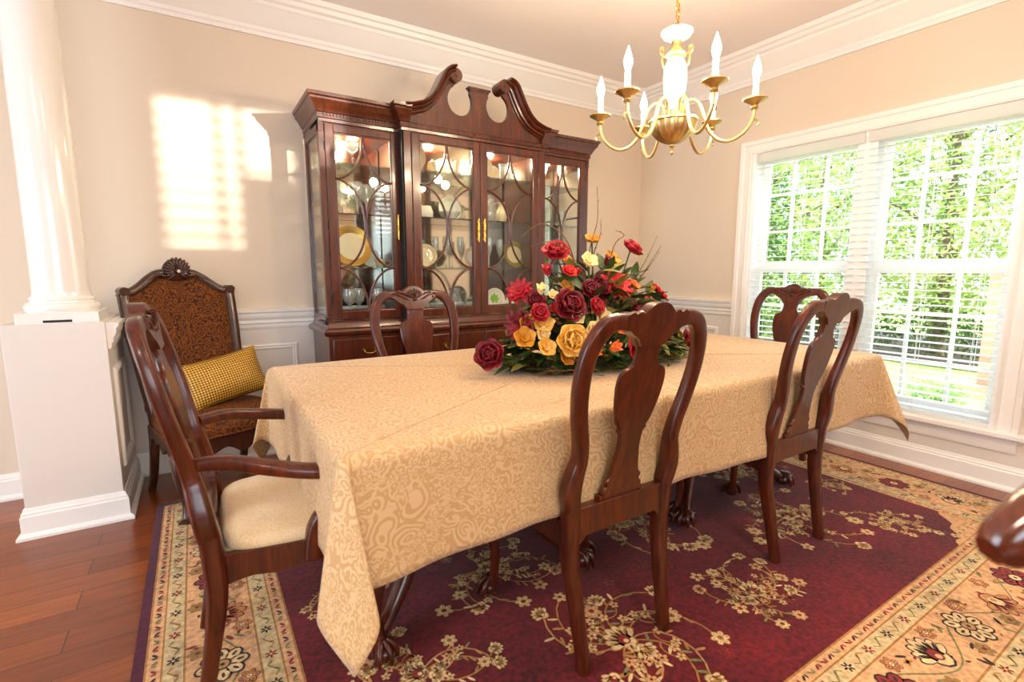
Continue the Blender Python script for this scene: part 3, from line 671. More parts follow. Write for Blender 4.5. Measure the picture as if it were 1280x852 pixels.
# ------------------------------------------------------------------ dining table and cloth
TX0, TX1, TY0, TY1, TZ = .25, 2.73, 1.068, 2.24, .752
tb = thing('dining_table', 'long double-pedestal dining table hidden under the gold damask cloth, carved feet showing', 'table', ((TX0+TX1)/2, (TY0+TY1)/2, FLR))
cx, cy = (TX0+TX1)/2, (TY0+TY1)/2; hx, hy = (TX1-TX0)/2-.012, (TY1-TY0)/2-.012
MB().box((-hx, -hy, TZ-FLR-.034), (hx, hy, TZ-FLR-.004)).build('tabletop', 'cherry', tb, bevel=.012)
MB().box((-hx+.12, -hy+.14, .63), (hx-.12, hy-.14, .72)).build('table_apron', 'cherry', tb, bevel=.004)
for s in (-1, 1):
    px = s*.70
    MB().lathe([(0, .64), (.14, .64), (.14, .62), (.07, .6), (.05, .56), (.075, .52), (.085, .46), (.07, .4), (.045, .37), (.06, .35), (.08, .33), (.08, .2), (.05, .18), (.02, .16), (0, .155)], (px, 0, 0), 28).build('pedestal', 'cherry', tb, angle=50)
    for ax, ay in ((1, 1), (1, -1), (-1, 1), (-1, -1)):
        pts = [(px+ax*.05, ay*.04, .29), (px+ax*.13, ay*.09, .30), (px+ax*.22, ay*.15, .235), (px+ax*.29, ay*.20, .14), (px+ax*.345, ay*.235, .075), (px+ax*.385, ay*.262, .045)]
        lg = MB().tube(spline(pts, 6), [q[0] for q in spline([(.04,), (.045,), (.038,), (.029,), (.023,), (.024,)], 6)], 12, ref=(-ay*.6, ax*.8, 0))
        fx, fy = px+ax*.40, ay*.272; lg.ball((fx, fy, .032), (.038, .038, .03), 14, 8)
        a0 = math.atan2(ay*.6, ax*.8)
        for da in (-1.1, -.4, .4, 1.1):
            c, q = math.cos(a0+da), math.sin(a0+da)
            lg.tube(spline([(fx-ax*.012, fy-ay*.01, .066), (fx+c*.03, fy+q*.03, .06), (fx+c*.046, fy+q*.046, .035), (fx+c*.048, fy+q*.048, .008)], 3), [.010, .011, .011, .011, .011, .01, .009, .008, .007, .005], 7, ref=(-q, c, 0))
        lg.build('leg', 'cherry', tb, angle=60)
def cloth():
    m = MB(); L0 = .318; zt = TZ+.004; RR = .022
    X0, X1, Y0, Y1 = TX0, TX1, TY0, TY1
    nd = 16
    ns_x, ns_y, nc = 110, 56, 22
    path = []                             # (type, param)
    corners = [(X0, Y0, -1, -1), (X1, Y0, 1, -1), (X1, Y1, 1, 1), (X0, Y1, -1, 1)]
    segs = [((X0, Y0), (X1, Y0), (0, -1), ns_x), ((X1, Y0), (X1, Y1), (1, 0), ns_y), ((X1, Y1), (X0, Y1), (0, 1), ns_x), ((X0, Y1), (X0, Y0), (-1, 0), ns_y)]
    cols = []; uvs = []
    for k, (a, b, nrm, n) in enumerate(segs):
        ln = math.hypot(b[0]-a[0], b[1]-a[1])
        for i in range(n):
            t = i/n; L = L0+(.05*t*t if k == 3 else 0); px, py = a[0]+(b[0]-a[0])*t, a[1]+(b[1]-a[1])*t; s = t*ln
            edge = min(s, ln-s)
            col = []; uv = []
            for j in range(nd+1):
                d = (L+.0)*j/nd
                if d < RR*1.57: ph = d/RR; o = RR*math.sin(ph); dz = RR*(1-math.cos(ph))
                else: o = RR; dz = RR+(d-RR*1.57)
                h = dz/L
                wv = h**1.3*(.006*math.sin(s*9.5+k*2)+.005*math.sin(s*21+k)-.002)+h*.018*math.exp(-(edge/.13)**2)
                wv += (.006*h*noise.noise(Vector((px*3, py*3, d*3+k))))
                dz2 = dz*(1-.04*h*math.sin(s*3.1+k*1.7)); o2 = o-RR*.0+wv
                col.append((px+nrm[0]*o2, py+nrm[1]*o2, zt-dz2)); uv.append((px+nrm[0]*d, py+nrm[1]*d))
            cols.append(col); uvs.append(uv)
        # corner flute after this side
        c = corners[(k+1) % 4]; n0 = nrm; n1 = segs[(k+1) % 4][2]
        lean_ = (-.2, .3, -.2, 1.5)[k]
        for i in range(nc):
            th = (i/nc)*PI/2; col = []; uv = []
            du, dv = math.cos(th), math.sin(th)         # du along n0, dv along n1
            L = L0+(.05*(1-i/nc) if k == 3 else 0); r_max = L/max(du, dv)*(1.0)
            for j in range(nd+1):
                d = r_max*j/nd
                if d < RR*1.57: ph = d/RR; o = RR*math.sin(ph); dz = RR*(1-math.cos(ph))
                else: o = RR; dz = RR+(d-RR*1.57)*.97
                h = dz/L
                amp = (.11 if k == 0 else .05)*h*math.sin(2*th)**1.1
                dgx, dgy = (n0[0]+n1[0])*.7071, (n0[1]+n1[1])*.7071
                tgx, tgy = (n1[0]-n0[0])*.7071, (n1[1]-n0[1])*.7071
                bx = c[0]+(n0[0]*du+n1[0]*dv)*o; by = c[1]+(n0[1]*du+n1[1]*dv)*o
                hs = h*(.018+.012)*(1-min(1, 2*min(i/nc, 1-i/nc)))
                bx += (n0[0]*(1-i/nc)+n1[0]*(i/nc))*hs; by += (n0[1]*(1-i/nc)+n1[1]*(i/nc))*hs
                wob = -.06*h*math.sin(4*th)
                px = bx+dgx*amp+tgx*(wob+lean_*amp*.5); py = by+dgy*amp+tgy*(wob+lean_*amp*.5)
                col.append((px, py, zt-dz*(1-.02*math.sin(2*th)))); uv.append((c[0]+(n0[0]*du+n1[0]*dv)*d, c[1]+(n0[1]*du+n1[1]*dv)*d))
            cols.append(col); uvs.append(uv)
    m.grid(cols, closeu=True)
    nring = len(cols)
    # top surface: rings shrinking to the middle line
    me_v = m.v
    base_i = len(me_v)
    m.add([(*c_[0][:2], zt) for c_ in cols], [])
    topring = [i*(nd+1) for i in range(nring)]
    K = 8; rings = [topring]
    for q in range(1, K+1):
        f_ = q/K; ids = []
        for i in range(nring):
            x, y, z = m.v[topring[i]]; ux, uy = cx+(x-cx)*(1-f_*.8), cy+(y-cy)*(1-f_)
            ids.append(len(m.v)); m.v.append((ux, uy, zt+.0012*noise.noise(Vector((ux*4, uy*4, 0)))))
        rings.append(ids)
    for a, b in zip(rings, rings[1:]):
        for i in range(nring): m.f.append((a[i], b[i], b[(i+1) % nring], a[(i+1) % nring])); m.m.append(0)
    uvl = {}
    for i, u in enumerate(uvs):
        for j in range(nd+1): uvl[i*(nd+1)+j] = u[j]
    vs = [v for v in m.v]
    me = bpy.data.meshes.new('tablecloth'); me.from_pydata(m.v, [], m.f); me.materials.append(M['cloth'])
    ul = me.uv_layers.new(name='UVMap')
    for lp in me.loops:
        vi = lp.vertex_index; ul.data[lp.index].uv = uvl.get(vi, vs[vi][:2])
    me.shade_smooth(); o = bpy.data.objects.new('tablecloth', me); COL.objects.link(o)
    so = o.modifiers.new('thick', 'SOLIDIFY'); so.thickness = .0015; so.offset = 1
    return o
tag(cloth(), 'long gold damask tablecloth with pointed hanging corners covering the dining table', 'tablecloth')

# ------------------------------------------------------------------ upholstered accent chairs
def make_accent(label):
    t = thing('accent_chair', label, 'chair', (0, 0, 0), 0, 'upholstered accent chairs in the corners')
    def yb(z): return -.01-.15*max(0, z-.44)/.62
    hw = [(.44, .215), (.55, .225), (.7, .238), (.85, .248), (.98, .252), (1.03, .252)]
    # upholstered back panel
    def halfw(z):
        for (z0, w0), (z1, w1) in zip(hw, hw[1:]):
            if z <= z1: return w0+(w1-w0)*(z-z0)/(z1-z0)
        return hw[-1][1]
    ARC = [(0, 1.137), (.05, 1.134), (.09, 1.126), (.13, 1.10), (.175, 1.062), (.21, 1.04), (.25, 1.035)]
    def top(u):
        x = abs(u)*.235
        for (x0, z0), (x1, z1) in zip(ARC, ARC[1:]):
            if x <= x1: return z0+(z1-z0)*(x-x0)/(x1-x0)-.008
        return 1.03
    P = []
    for j in range(25):
        row = []
        for i in range(31):
            u = -1+2*i/30; z = .46+(top(u)-.46)*j/24; x = u*(halfw(z)-.02); e = (1-u**6)*(1-(2*j/24-1)**8)
            row.append((x, yb(z)+.012+.028*e-.018*(1-u*u), z))
        P.append(row)
    for j in range(24, -1, -1):
        row = []
        for i in range(31):
            u = -1+2*i/30; z = .46+(top(u)-.46)*j/24; row.append((u*(halfw(z)-.02), yb(z)-.014-.018*(1-u*u), z))
        P.append(row)
    MB().grid(P, closeu=True).build('back_cushion', 'accent', t, angle=70)
    m = MB()
    fr = [(-w_, yb(z), z) for z, w_ in hw]; 
    for s in (-1, 1):
        q = spline([(s*w_, yb(z), z) for z, w_ in [(.36, .21)]+hw], 5)
        m.sweep(q, (.026, .024), (0, 1, 0), 0, 14, 3); m.sweep([(x-s*.014, y+.018, z) for x, y, z in q], (.006, .01), (0, 1, 0), 0, 8, 2)
        m.sweep([(s*.252-s*.0, yb(1.03)-.03, 1.045), (s*.252, yb(1.03)+.035, 1.045)], (.023, .021), (0, 0, 1), 0, 16, 2)    # scrolled ears
        m.box((s*.252-.024, yb(1.04)-.026, 1.02), (s*.252+.024, yb(1.04)+.026, 1.03))
    arch = [(-.238, 1.035), (-.21, 1.04), (-.175, 1.062), (-.13, 1.10), (-.09, 1.126), (-.05, 1.134), (0, 1.137)]
    arch = arch+[(-x, z) for x, z in arch[-2::-1]]
    q = spline([(x, yb(z)-.012*(1-(x/.28)**2), z) for x, z in arch], 5)
    m.sweep(q, (.025, .024), (0, 1, 0), 0, 14, 3); m.sweep([(x, y+.02, z-.004) for x, y, z in q], (.006, .01), (0, 1, 0), 0, 8, 2); m.sweep([(x, y+.016, z+.012) for x, y, z in q], (.005, .01), (0, 1, 0), 0, 8, 2)
    q = [(-.24+.48*i/12, yb(.47)-.01, .455) for i in range(13)]; m.sweep(q, (.018, .02), (0, 1, 0), 0, 12, 4)
    m.build('back_frame', 'accent_wood', t, angle=60)
    m = MB(); yc = yb(1.14)+.008          # carved rosette crest
    zc = 1.145
    m.lathe([(0, -.01), (.062, -.01), (.068, 0), (.062, .012), (.04, .02), (0, .024)], (0, 0, 0), 24); m.xf(Matrix.Translation((0, yc, zc)) @ Matrix.Rotation(-PI/2, 4, 'X'))
    for k in range(17):
        a = -.75+(PI+1.5)*k/16; L = .060+.010*math.sin(max(0, min(PI, a)))
        m.tube([(math.cos(a)*r, yc+.016+.008*math.sin(r/L*3), zc+math.sin(a)*r) for r in (.016, L*.5, L*.85, L*1.05)], [.005, .0085, .0095, .005], 8, ref=(0, 1, .01))
    m.ball((0, yc+.03, zc), (.014, .01, .014), 12, 8)
    for s in (-1, 1): m.tube(spline([(s*.05, yc+.012, zc-.03), (s*.085, yc+.012, zc-.018), (s*.12, yc+.01, zc-.035), (s*.14, yc+.01, zc-.05)], 4), .009, 8, ref=(0, 1, .01))
    m.build('crest_rosette', 'accent_wood', t, angle=50)
    pearl = MB().ball((0, yc+.04, zc), (.009, .006, .009), 10, 6).build('crest_bead', 'ivory', t)
    c, edge = cushion(.30, .25, .0, .50, .375, .075, .03); c.build('seat', 'accent', t, angle=70)
    MB().tube([(x, y, .387) for x, y, z in edge()], .006, 6, ref=(0, 0, 1), closed=True).build('piping', 'accent', t)
    m = MB()
    for a, b, inn in (((-.245, 0), (-.29, .49), (.022, 0)), ((.245, 0), (.29, .49), (-.022, 0)), ((-.29, .49), (.29, .49), (0, -.024)), ((-.245, 0), (.245, 0), (0, .02))):
        P = []
        for i in range(33):
            q = i/32; x = a[0]+(b[0]-a[0])*q; y = a[1]+(b[1]-a[1])*q; zb = .315-.012*math.cos(q*8*PI)-.02*math.exp(-((q-.5)/.1)**2)-.03*(abs(2*q-1)**6)
            P.append([(x, y, .378), (x, y, zb), (x+inn[0], y+inn[1], zb), (x+inn[0], y+inn[1], .378)])
        m.grid(P, closev=True, caps=True)
    m.build('apron', 'accent_wood', t, angle=50)
    for s in (-1, 1):
        pts = [(s*.262, .46, .36), (s*.275, .475, .30), (s*.27, .47, .2), (s*.255, .455, .1), (s*.262, .465, .03), (s*.275, .48, .01)]
        MB().tube(spline(pts, 5), [q[0] for q in spline([(.032,), (.036,), (.026,), (.018,), (.02,), (.03,)], 5)], 12, ref=(0, 1, .01)).build('leg', 'accent_wood', t, angle=60)
        pts = [(s*.225, 0, .37), (s*.225, -.012, .25), (s*.228, -.05, .1), (s*.232, -.10, 0)]
        MB().sweep(spline(pts, 5), [tuple(q) for q in spline([(.021, .024), (.02, .022), (.018, .02), (.018, .019)], 5)], (0, 1, 0), 0, 12, 4).build('leg', 'accent_wood', t, angle=60)
    return t
a1 = make_accent('carved accent chair in brown paisley chenille by the white half wall, holding a gold pillow')
a1.location = (-.02, 3.13, 0); a1.rotation_euler = (0, 0, PI+math.radians(20))
dup(a1, (3.12, 3.16, 0), PI, 'carved accent chair in the far room corner, only its crest showing behind the flowers', 'upholstered accent chairs in the corners')
P = []
for j in range(2):
    for i in range(17):
        P.append([((-1+2*i/16)*.205*(1-.06*(1-abs(2*k/12-1)**2)), (1 if j == 0 else -1)*.062*max(0, (1-(abs(-1+2*i/16))**2.6)*(1-(abs(-1+2*k/12))**2.6))**.6, (-1+2*k/12)*.125*(1-.07*(1-abs(2*i/16-1)**2))) for k in range(13)])
m = MB(); m.grid(P[:17]); m.grid(P[17:])
pl = m.build('throw_pillow', 'pillow', angle=80, weld=True)
pl.location = (.095, 2.93, .60); pl.rotation_euler = (math.radians(-20), math.radians(-9), math.radians(-160+180+2))
tag(pl, 'gold woven rectangular pillow resting on the brown paisley chair', 'pillow')

# ------------------------------------------------------------------ china cabinet (local x 0 = middle, y 0 = back against the wall, +y into the room; then turned)
CX = 1.597
cab = thing('china_cabinet', 'large mahogany breakfront china cabinet with swan-neck pediment and four glazed doors', 'cabinet', (CX, YB, 0), PI)
def X(x): return -x                      # builder x runs left-to-right as seen from the room
SF, CF = .42, .49                       # side front and centre front depth
def cb(mb_, x0, x1, y0, y1, z0, z1, mi=0): return mb_.box((min(-x0, -x1), y0, z0), (max(-x0, -x1), y1, z1), mi)
m = MB()                                  # upper carcase
cb(m, -.965, -.94, .02, .06, .83, 1.97); cb(m, .94, .965, .02, .06, .83, 1.97)
for s in (-1, 1):
    cb(m, s*.965, s*.935, SF-.045, SF-.006, .83, 1.97)                      # front corner posts
    cb(m, s*.965, s*.942, .02, SF, .83, .885); cb(m, s*.965, s*.942, .02, SF, 1.905, 1.97)
    cb(m, s*.505, s*.46, .03, CF-.004, .83, 1.97)                           # dividers of centre and sides
cb(m, -.965, .965, 0.005, SF-.01, .83, .86); cb(m, -.965, .965, 0.005, SF-.01, 1.945, 1.97); cb(m, -.5, .5, 0.005, CF-.01, .83, .86); cb(m, -.5, .5, 0.005, CF-.01, 1.93, 1.97)
m.build('upper_carcase', 'cabinet', cab, smooth=False, bevel=.0015)
m = MB(); cb(m, -.94, .94, .006, .014, .86, 1.945); m.build('mirror_back', 'mirror', cab, smooth=False)
for s in (-1, 1):
    m = MB(); cb(m, s*.957, s*.951, .06, SF-.045, .885, 1.905); m.build('side_pane', 'pane', cab, smooth=False)
for s in (-1, 1):
    for z in (1.2, 1.55): m = MB(); cb(m, s*.952, s*.940, .06, SF-.045, z-.006, z+.006); m.build('side_muntin', 'cabinet', cab, smooth=False)
# lower carcase
m = MB()
cb(m, -.97, .97, .01, SF+.03, .08, .775); cb(m, -.52, .52, .01, CF+.035, .08, .775); cb(m, -.985, .985, .01, SF+.04, .0, .1); cb(m, -.53, .53, .01, CF+.045, .0, .1)
m.build('lower_carcase', 'cabinet', cab, smooth=False, bevel=.003)
def molded(name, prof, xs):              # moulding wrapped round the breakfront plan; prof (out,z)
    plan = [(-xs[0], .008), (-xs[0], xs[2]), (-xs[1], xs[2]), (-xs[1], xs[3]), (xs[1], xs[3]), (xs[1], xs[2]), (xs[0], xs[2]), (xs[0], .008)]
    nr = [(-1, 0), (-1, 1), (-1, 1), (-1, 1), (1, 1), (1, 1), (1, 1), (1, 0)]
    mm = MB(); P = [[(-(px+nx*o), py+ny*o*(1 if ny else 0), z) for o, z in prof] for (px, py), (nx, ny) in zip(plan, nr)]
    mm.grid(P); return mm
wa = molded('w', [(0, .77), (.03, .775), (.04, .785), (.042, .80), (.034, .812), (.016, .82), (.012, .832), (.004, .845), (0, .85), (-.03, .85)], (.955, .515, SF+.005, CF+.01))
cb(wa, -.95, .95, .01, SF, .775, .835); cb(wa, -.5, .5, .01, CF, .775, .835)
wa.build('waist_moulding', 'cabinet', cab, angle=25)
cprof = [(0, 1.955), (.006, 1.957), (.008, 1.972), (.014, 1.976), (.014, 2.0), (.022, 2.004), (.026, 2.016), (.040, 2.04), (.050, 2.052), (.054, 2.06), (.054, 2.07), (.064, 2.076), (.068, 2.092), (.0, 2.094), (-.06, 2.094)]
for s in (-1, 1):                         # cornice of each side unit
    co = MB(); P = []
    for px, py, nx, ny in ((.955, .008, 1, 0), (.955, SF-.004, 1, 1), (.50, SF-.004, 0, 1)): P.append([(-s*(px+nx*o), py+ny*o, z) for o, z in cprof])
    co.grid(P); cb(co, s*.5, s*.93, .01, SF-.02, 1.96, 2.09); co.build('cornice', 'cabinet', cab, angle=25)
    co = MB(); P = []                     # return at the end of the centre unit
    for px, py, nx, ny in ((.512, SF-.03, 1, 0), (.512, CF-.004, 1, 1), (.47, CF-.004, 0, 1)): P.append([(-s*(px+nx*o), py+ny*o, z) for o, z in cprof])
    co.grid(P); cb(co, s*.46, s*.512, .01, CF-.01, 1.96, 2.09)
    P = [[(-s*.47, CF-.004+o, z) for o, z in cprof], [(-s*.47, CF-.02, z) for o, z in cprof]]; co.grid(P)
    co.build('cornice_return', 'cabinet', cab, angle=25)
co = MB(); P = [[(x, CF-.004+o, z) for o, z in cprof[:4]+[(.014, 1.998), (.006, 2.004), (-.01, 2.006)]] for x in (-.48, .48)]; co.grid(P); cb(co, -.5, .5, .01, CF-.03, 1.96, 2.06); co.build('frieze', 'cabinet', cab, angle=25)
m = MB(); cb(m, -.517, -.5125, SF, CF-.004, .86, 2.06); m.build('gap_strip', 'black', cab, smooth=False)
for s in (-1, 1):                         # dentil bands
    m = MB(); x = .53
    while x < .93: cb(m, s*x, s*(x+.0095), SF+.004, SF+.016, 1.985, 2.0); x += .018
    cb(m, s*.525, s*.945, SF+.002, SF+.006, 1.984, 2.001); m.build('dentil_band', 'cabinet', cab, smooth=False)
m = MB(); x = -.50; cb(m, -.505, .505, CF+.001, CF+.006, 1.981, 1.997)
while x < .50: cb(m, x, x+.0095, CF+.004, CF+.013, 1.982, 1.996); x += .018
m.build('dentil_band', 'cabinet', cab, smooth=False)
# swan-neck pediment board with two round openings and raised mouldings that end in rolls
half = [(.545, 2.06), (.505, 2.092), (.48, 2.094), (.44, 2.105), (.39, 2.125), (.345, 2.165), (.31, 2.215), (.28, 2.27), (.255, 2.315), (.225, 2.342), (.19, 2.352)]
top_ = spline(half, 4)
hole = [(.10+.083*math.cos(a)*-1+.025, 2.185+.083*math.sin(a)) for a in [0]]
inner = []                                # from roll down round the opening up to the centre plinth
cxh, czh, rh = .134, 2.18, .083
for k in range(0, 25):
    a = math.radians(72-k*11.9); inner.append((cxh+rh*math.cos(a)+.0, czh+rh*math.sin(a)*1.05))
right = [(x, z) for x, z in top_]+[(.165, 2.335), (.165, 2.28)]+inner[1:]+[(.064, 2.262)]
def clean(o): return o
outl = [(.50, 2.0)]+[q for q in right[1:] if q[0] <= .5]
full = outl+[(-x, z) for x, z in outl[::-1]]
m = MB(); import mathutils
tess = mathutils.geometry.tessellate_polygon([[Vector((x, z, 0)) for x, z in full]])
n = len(full); y0, y1 = CF-.03, CF-.006
m.add([(-x, y0, z) for x, z in full]+[(-x, y1, z) for x, z in full], [tuple(q) for q in tess]+[tuple(i+n for i in q) for q in tess]+[(i, (i+1) % n, (i+1) % n+n, i+n) for i in range(n)])
m.build('pediment_board', 'cabinet', cab, smooth=False)
m = MB(); cb(m, -.078, .078, CF-.04, CF+.006, 2.262, 2.274); cb(m, -.07, .07, CF-.036, CF, 2.252, 2.262); m.build('pediment_plinth', 'cabinet', cab, bevel=.002)
for s in (-1, 1):
    m = MB(); q = spline(half[1:], 6)
    for o, w_, d_ in ((-.004, .009, .098), (-.020, .011, .078), (-.038, .011, .052), (-.052, .006, .034)):
        pts = []
        for i, (x, z) in enumerate(q):
            a = Vector(q[max(i-1, 0)]); b = Vector(q[min(i+1, len(q)-1)]); t_ = (b-a).normalized(); nn = Vector((-t_.y, t_.x))
            if nn.y < 0 and i < 4: nn = -nn
            nn = Vector((t_.y, -t_.x)); nn = nn if (nn.x > 0 or nn.y > 0) else -nn
            pts.append((-s*(x+nn.x*o), CF-.03+d_/2.6, z+nn.y*o))
        m.sweep(pts, (w_, d_/1.3), (0, 1, 0), 0, 10, 4)
    m.build('swan_neck_moulding', 'cabinet', cab, angle=50)
    m = MB(); yy = CF+.0
    m.sweep([(-s*.172, CF-.075, 2.312), (-s*.172, CF+.028, 2.312)], (.040, .040), (0, 0, 1), 0, 28, 2)
    m.lathe([(.034, 0), (.034, .004), (.024, .004), (.024, .008), (.014, .008), (.012, .013), (0, .014)], (0, 0, 0), 24)
    kk = len(m.v)-24*7; m.xf(Matrix.Translation((-s*.172, CF+.028, 2.312)) @ Matrix.Rotation(-PI/2, 4, 'X'), kk)
    m.build('scroll_roll', 'cabinet', cab, angle=40)
# glazed doors with oval tracery
def glazed_door(x0, x1, yf, z0, z1, hinge, label):
    fw_ = .047; d = MB()
    cb(d, x0, x0+fw_, yf-.022, yf, z0, z1); cb(d, x1-fw_, x1, yf-.022, yf, z0, z1); cb(d, x0+fw_, x1-fw_, yf-.022, yf, z0, z0+.05); cb(d, x0+fw_, x1-fw_, yf-.022, yf, z1-.042, z1)
    door = d.build('door', 'cabinet', cab, smooth=False, bevel=.003)
    gx0, gx1, gz0, gz1 = x0+fw_, x1-fw_, z0+.05, z1-.042
    d = MB(); cb(d, gx0-.004, gx1+.004, yf-.016, yf-.012, gz0-.004, gz1+.004); d.build('pane', 'pane', door, smooth=False)
    d = MB(); w_ = gx1-gx0; h = gz1-gz0; cxm = (gx0+gx1)/2; b = h/4
    for s, ex in ((1, gx0), (-1, gx1)):
        for cz, a0, a1 in ((gz1, -90, 0), (gz0+h/2, -90, 90), (gz0, 0, 90)):
            pts = [(-(ex+s*(w_/2-.003)*math.cos(math.radians(a))), yf-.008, cz+b*math.sin(math.radians(a))) for a in [a0+(a1-a0)*k/22 for k in range(23)]]
            d.sweep(pts, (.006, .007), (0, 1, 0), 0, 8, 3)
    for a, b2 in (((gx0, gz0+.004), (gx1, gz0+.004)), ((gx0, gz1-.004), (gx1, gz1-.004)), ((gx0+.004, gz0), (gx0+.004, gz1)), ((gx1-.004, gz0), (gx1-.004, gz1))):
        cb(d, min(a[0], b2[0])-.003, max(a[0], b2[0])+.003, yf-.02, yf-.004, min(a[1], b2[1])-.003, max(a[1], b2[1])+.003)
    d.build('tracery', 'cabinet', door, angle=50)
    hx_ = (x1-.02) if hinge < 0 else (x0+.02); d = MB(); zc = 1.405
    d.lathe([(0, -.08), (.004, -.076), (.006, -.068), (.003, -.06), (.006, -.045), (.0075, -.02), (.004, -.01), (.008, -.003), (.008, .003), (.004, .01), (.0075, .02), (.006, .045), (.003, .06), (.006, .068), (.004, .076), (0, .08)], (-hx_, yf+.017, zc), 12)
    for z in (-.045, .045): d.tube([(-hx_, yf, zc+z), (-hx_, yf+.017, zc+z)], .0035, 8, ref=(0, 0, 1))
    cb(d, hx_-.007, hx_+.007, yf, yf+.003, zc-.062, zc+.062)
    d.build('handle', 'gold', door, angle=50)
    hy = (x0-.001) if hinge < 0 else (x1+.001)
    for z in (z0+.12, 1.4, z1-.12): MB().tube([(-hy, yf-.002, z-.025), (-hy, yf-.002, z+.025)], .004, 8).build('hinge', 'black', door)
    return door
glazed_door(-.932, -.512, SF, .865, 1.95, -1, ''); glazed_door(.512, .932, SF, .865, 1.95, 1, '')
glazed_door(-.457, -.002, CF, .865, 1.95, -1, ''); glazed_door(.002, .457, CF, .865, 1.95, 1, '')
# lower doors with raised panels and bail pulls
for x0, x1, yf, hg in ((-.95, -.535, SF+.03, -1), (-.505, -.004, CF+.035, -1), (.004, .505, CF+.035, 1), (.535, .95, SF+.03, 1)):
    d = MB(); cb(d, x0, x1, yf, yf+.012, .62, .755); d.build('drawer', 'cabinet', cab, bevel=.004)
    dr = cab.children[-1]
    dr = [o for o in cab.children if o.name.startswith('drawer')][-1]
    h = MB(); xm = -(x0+x1)/2; yy = yf+.012
    h.prism([(xm-.045, .688), (xm-.03, .70), (xm-.01, .693), (xm, .704), (xm+.01, .693), (xm+.03, .70), (xm+.045, .688), (xm+.03, .678), (xm, .684), (xm-.03, .678)], yy, yy+.003)
    h.tube(spline([(xm-.034, yy+.012, .69), (xm-.03, yy+.014, .672), (xm, yy+.015, .664), (xm+.03, yy+.014, .672), (xm+.034, yy+.012, .69)], 5), .003, 8, ref=(0, 1, 0))
    for s in (-1, 1): h.tube([(xm+s*.034, yy, .69), (xm+s*.034, yy+.015, .69)], .005, 8, ref=(0, 0, 1))
    h.build('handle', 'gold', dr, angle=50)
    d = MB(); cb(d, x0, x1, yf, yf+.012, .12, .60); cb(d, x0+.06, x1-.06, yf+.012, yf+.018, .18, .54); d.build('lower_door', 'cabinet', cab, bevel=.005)
SH = (1.16, 1.475, 1.755)
for z in SH:
    m = MB(); cb(m, -.935, -.51, .03, SF-.05, z-.004, z+.004); m.build('glass_shelf', 'shelf', cab, smooth=False)
    m = MB(); cb(m, -.455, .455, .03, CF-.06, z-.004, z+.004); m.build('glass_shelf', 'shelf', cab, smooth=False)
    m = MB(); cb(m, .51, .935, .03, SF-.05, z-.004, z+.004); m.build('glass_shelf', 'shelf', cab, smooth=False)
for x in (-.72, -.23, .23, .72):          # small round display lamps in the cabinet top
    m = MB().lathe([(0, -.008), (.03, -.008), (.034, 0), (0, 0)], (-x, .2, 1.944), 20); m.build('display_lamp', mat('display_lamp_lens', (255, 235, 200), emit=(255, 206, 140), estr=12), cab)
    light('display_lamp_light', 'POINT', (CX+x, YB-.2, 1.915), 9.0, (1, .78, .52), shadow_soft_size=.03)

# ------------------------------------------------------------------ china and glass on the shelves (world: CX + x, YB - depth)
def item(name, label, cat, mb_, mt, group=None, **kw):
    return tag(mb_.build(name, mt, **kw), label, cat, group)
def place(o, x, dep, z, rz=0, s=1): o.location = (CX+x, YB-dep, z); o.rotation_euler[2] = rz; o.scale = (s, s, s); return o
def clone(o, x, dep, z, label, group=None, rz=0, s=1):
    c = copy_tree(o); c['label'] = label
    if group: c['group'] = group
    return place(c, x, dep, z, rz, s)
B0 = .861
SZ = [B0]+[z+.0045 for z in SH]
gob = [(0, .001), (.034, .001), (.033, .004), (.008, .008), (.0045, .015), (.0045, .065), (.009, .075), (.026, .09), (.036, .115), (.037, .14), (.033, .168), (.031, .168), (.035, .14), (.034, .116), (.024, .093), (0, .08)]
flu = [(0, .001), (.03, .001), (.029, .004), (.006, .009), (.004, .02), (.004, .085), (.012, .1), (.022, .13), (.024, .17), (.021, .21), (.0195, .21), (.022, .17), (.02, .132), (0, .1)]
tum = [(0, .001), (.028, .001), (.030, .006), (.036, .10), (.038, .11), (.036, .11), (.034, .10), (.028, .012), (0, .01)]
g0 = item('wine_goblet', '', 'glass', MB().lathe(gob, n=20), 'crystal'); f0 = item('champagne_flute', '', 'glass', MB().lathe(flu, n=20), 'crystal'); t0 = item('tumbler', '', 'glass', MB().lathe(tum, n=20), 'crystal')
used = set()
ORD = {2: ['left', 'right'], 3: ['leftmost', 'middle', 'rightmost'], 4: ['leftmost', 'second from left', 'third from left', 'rightmost'], 5: ['leftmost', 'second from left', 'middle', 'fourth from left', 'rightmost']}
def glasses(src, spots, label, group):
    spots = sorted(spots)
    for i, (x, d, z, s) in enumerate(spots):
        lb = ORD[len(spots)][i]+' '+label
        if src.name not in used: used.add(src.name); src['label'] = lb; src['group'] = group; place(src, x, d, z, 0, s)
        else: clone(src, x, d, z, lb, group, 0, s)
glasses(g0, [(-.86, .26, SZ[3], .98), (-.79, .17, SZ[3], .95), (-.745, .27, SZ[3], 1.0), (-.86, .12, SZ[3], .9)], 'balloon wine glass on the top shelf, far left door', 'wine glasses on the top left shelf')
glasses(g0, [(-.87, .27, SZ[2], 1.15), (-.80, .20, SZ[2], 1.15), (-.73, .28, SZ[2], 1.15), (-.65, .2, SZ[2], 1.15), (-.60, .28, SZ[2], 1.15)], 'wine goblet on the second shelf, far left door', 'goblets on the second left shelf')
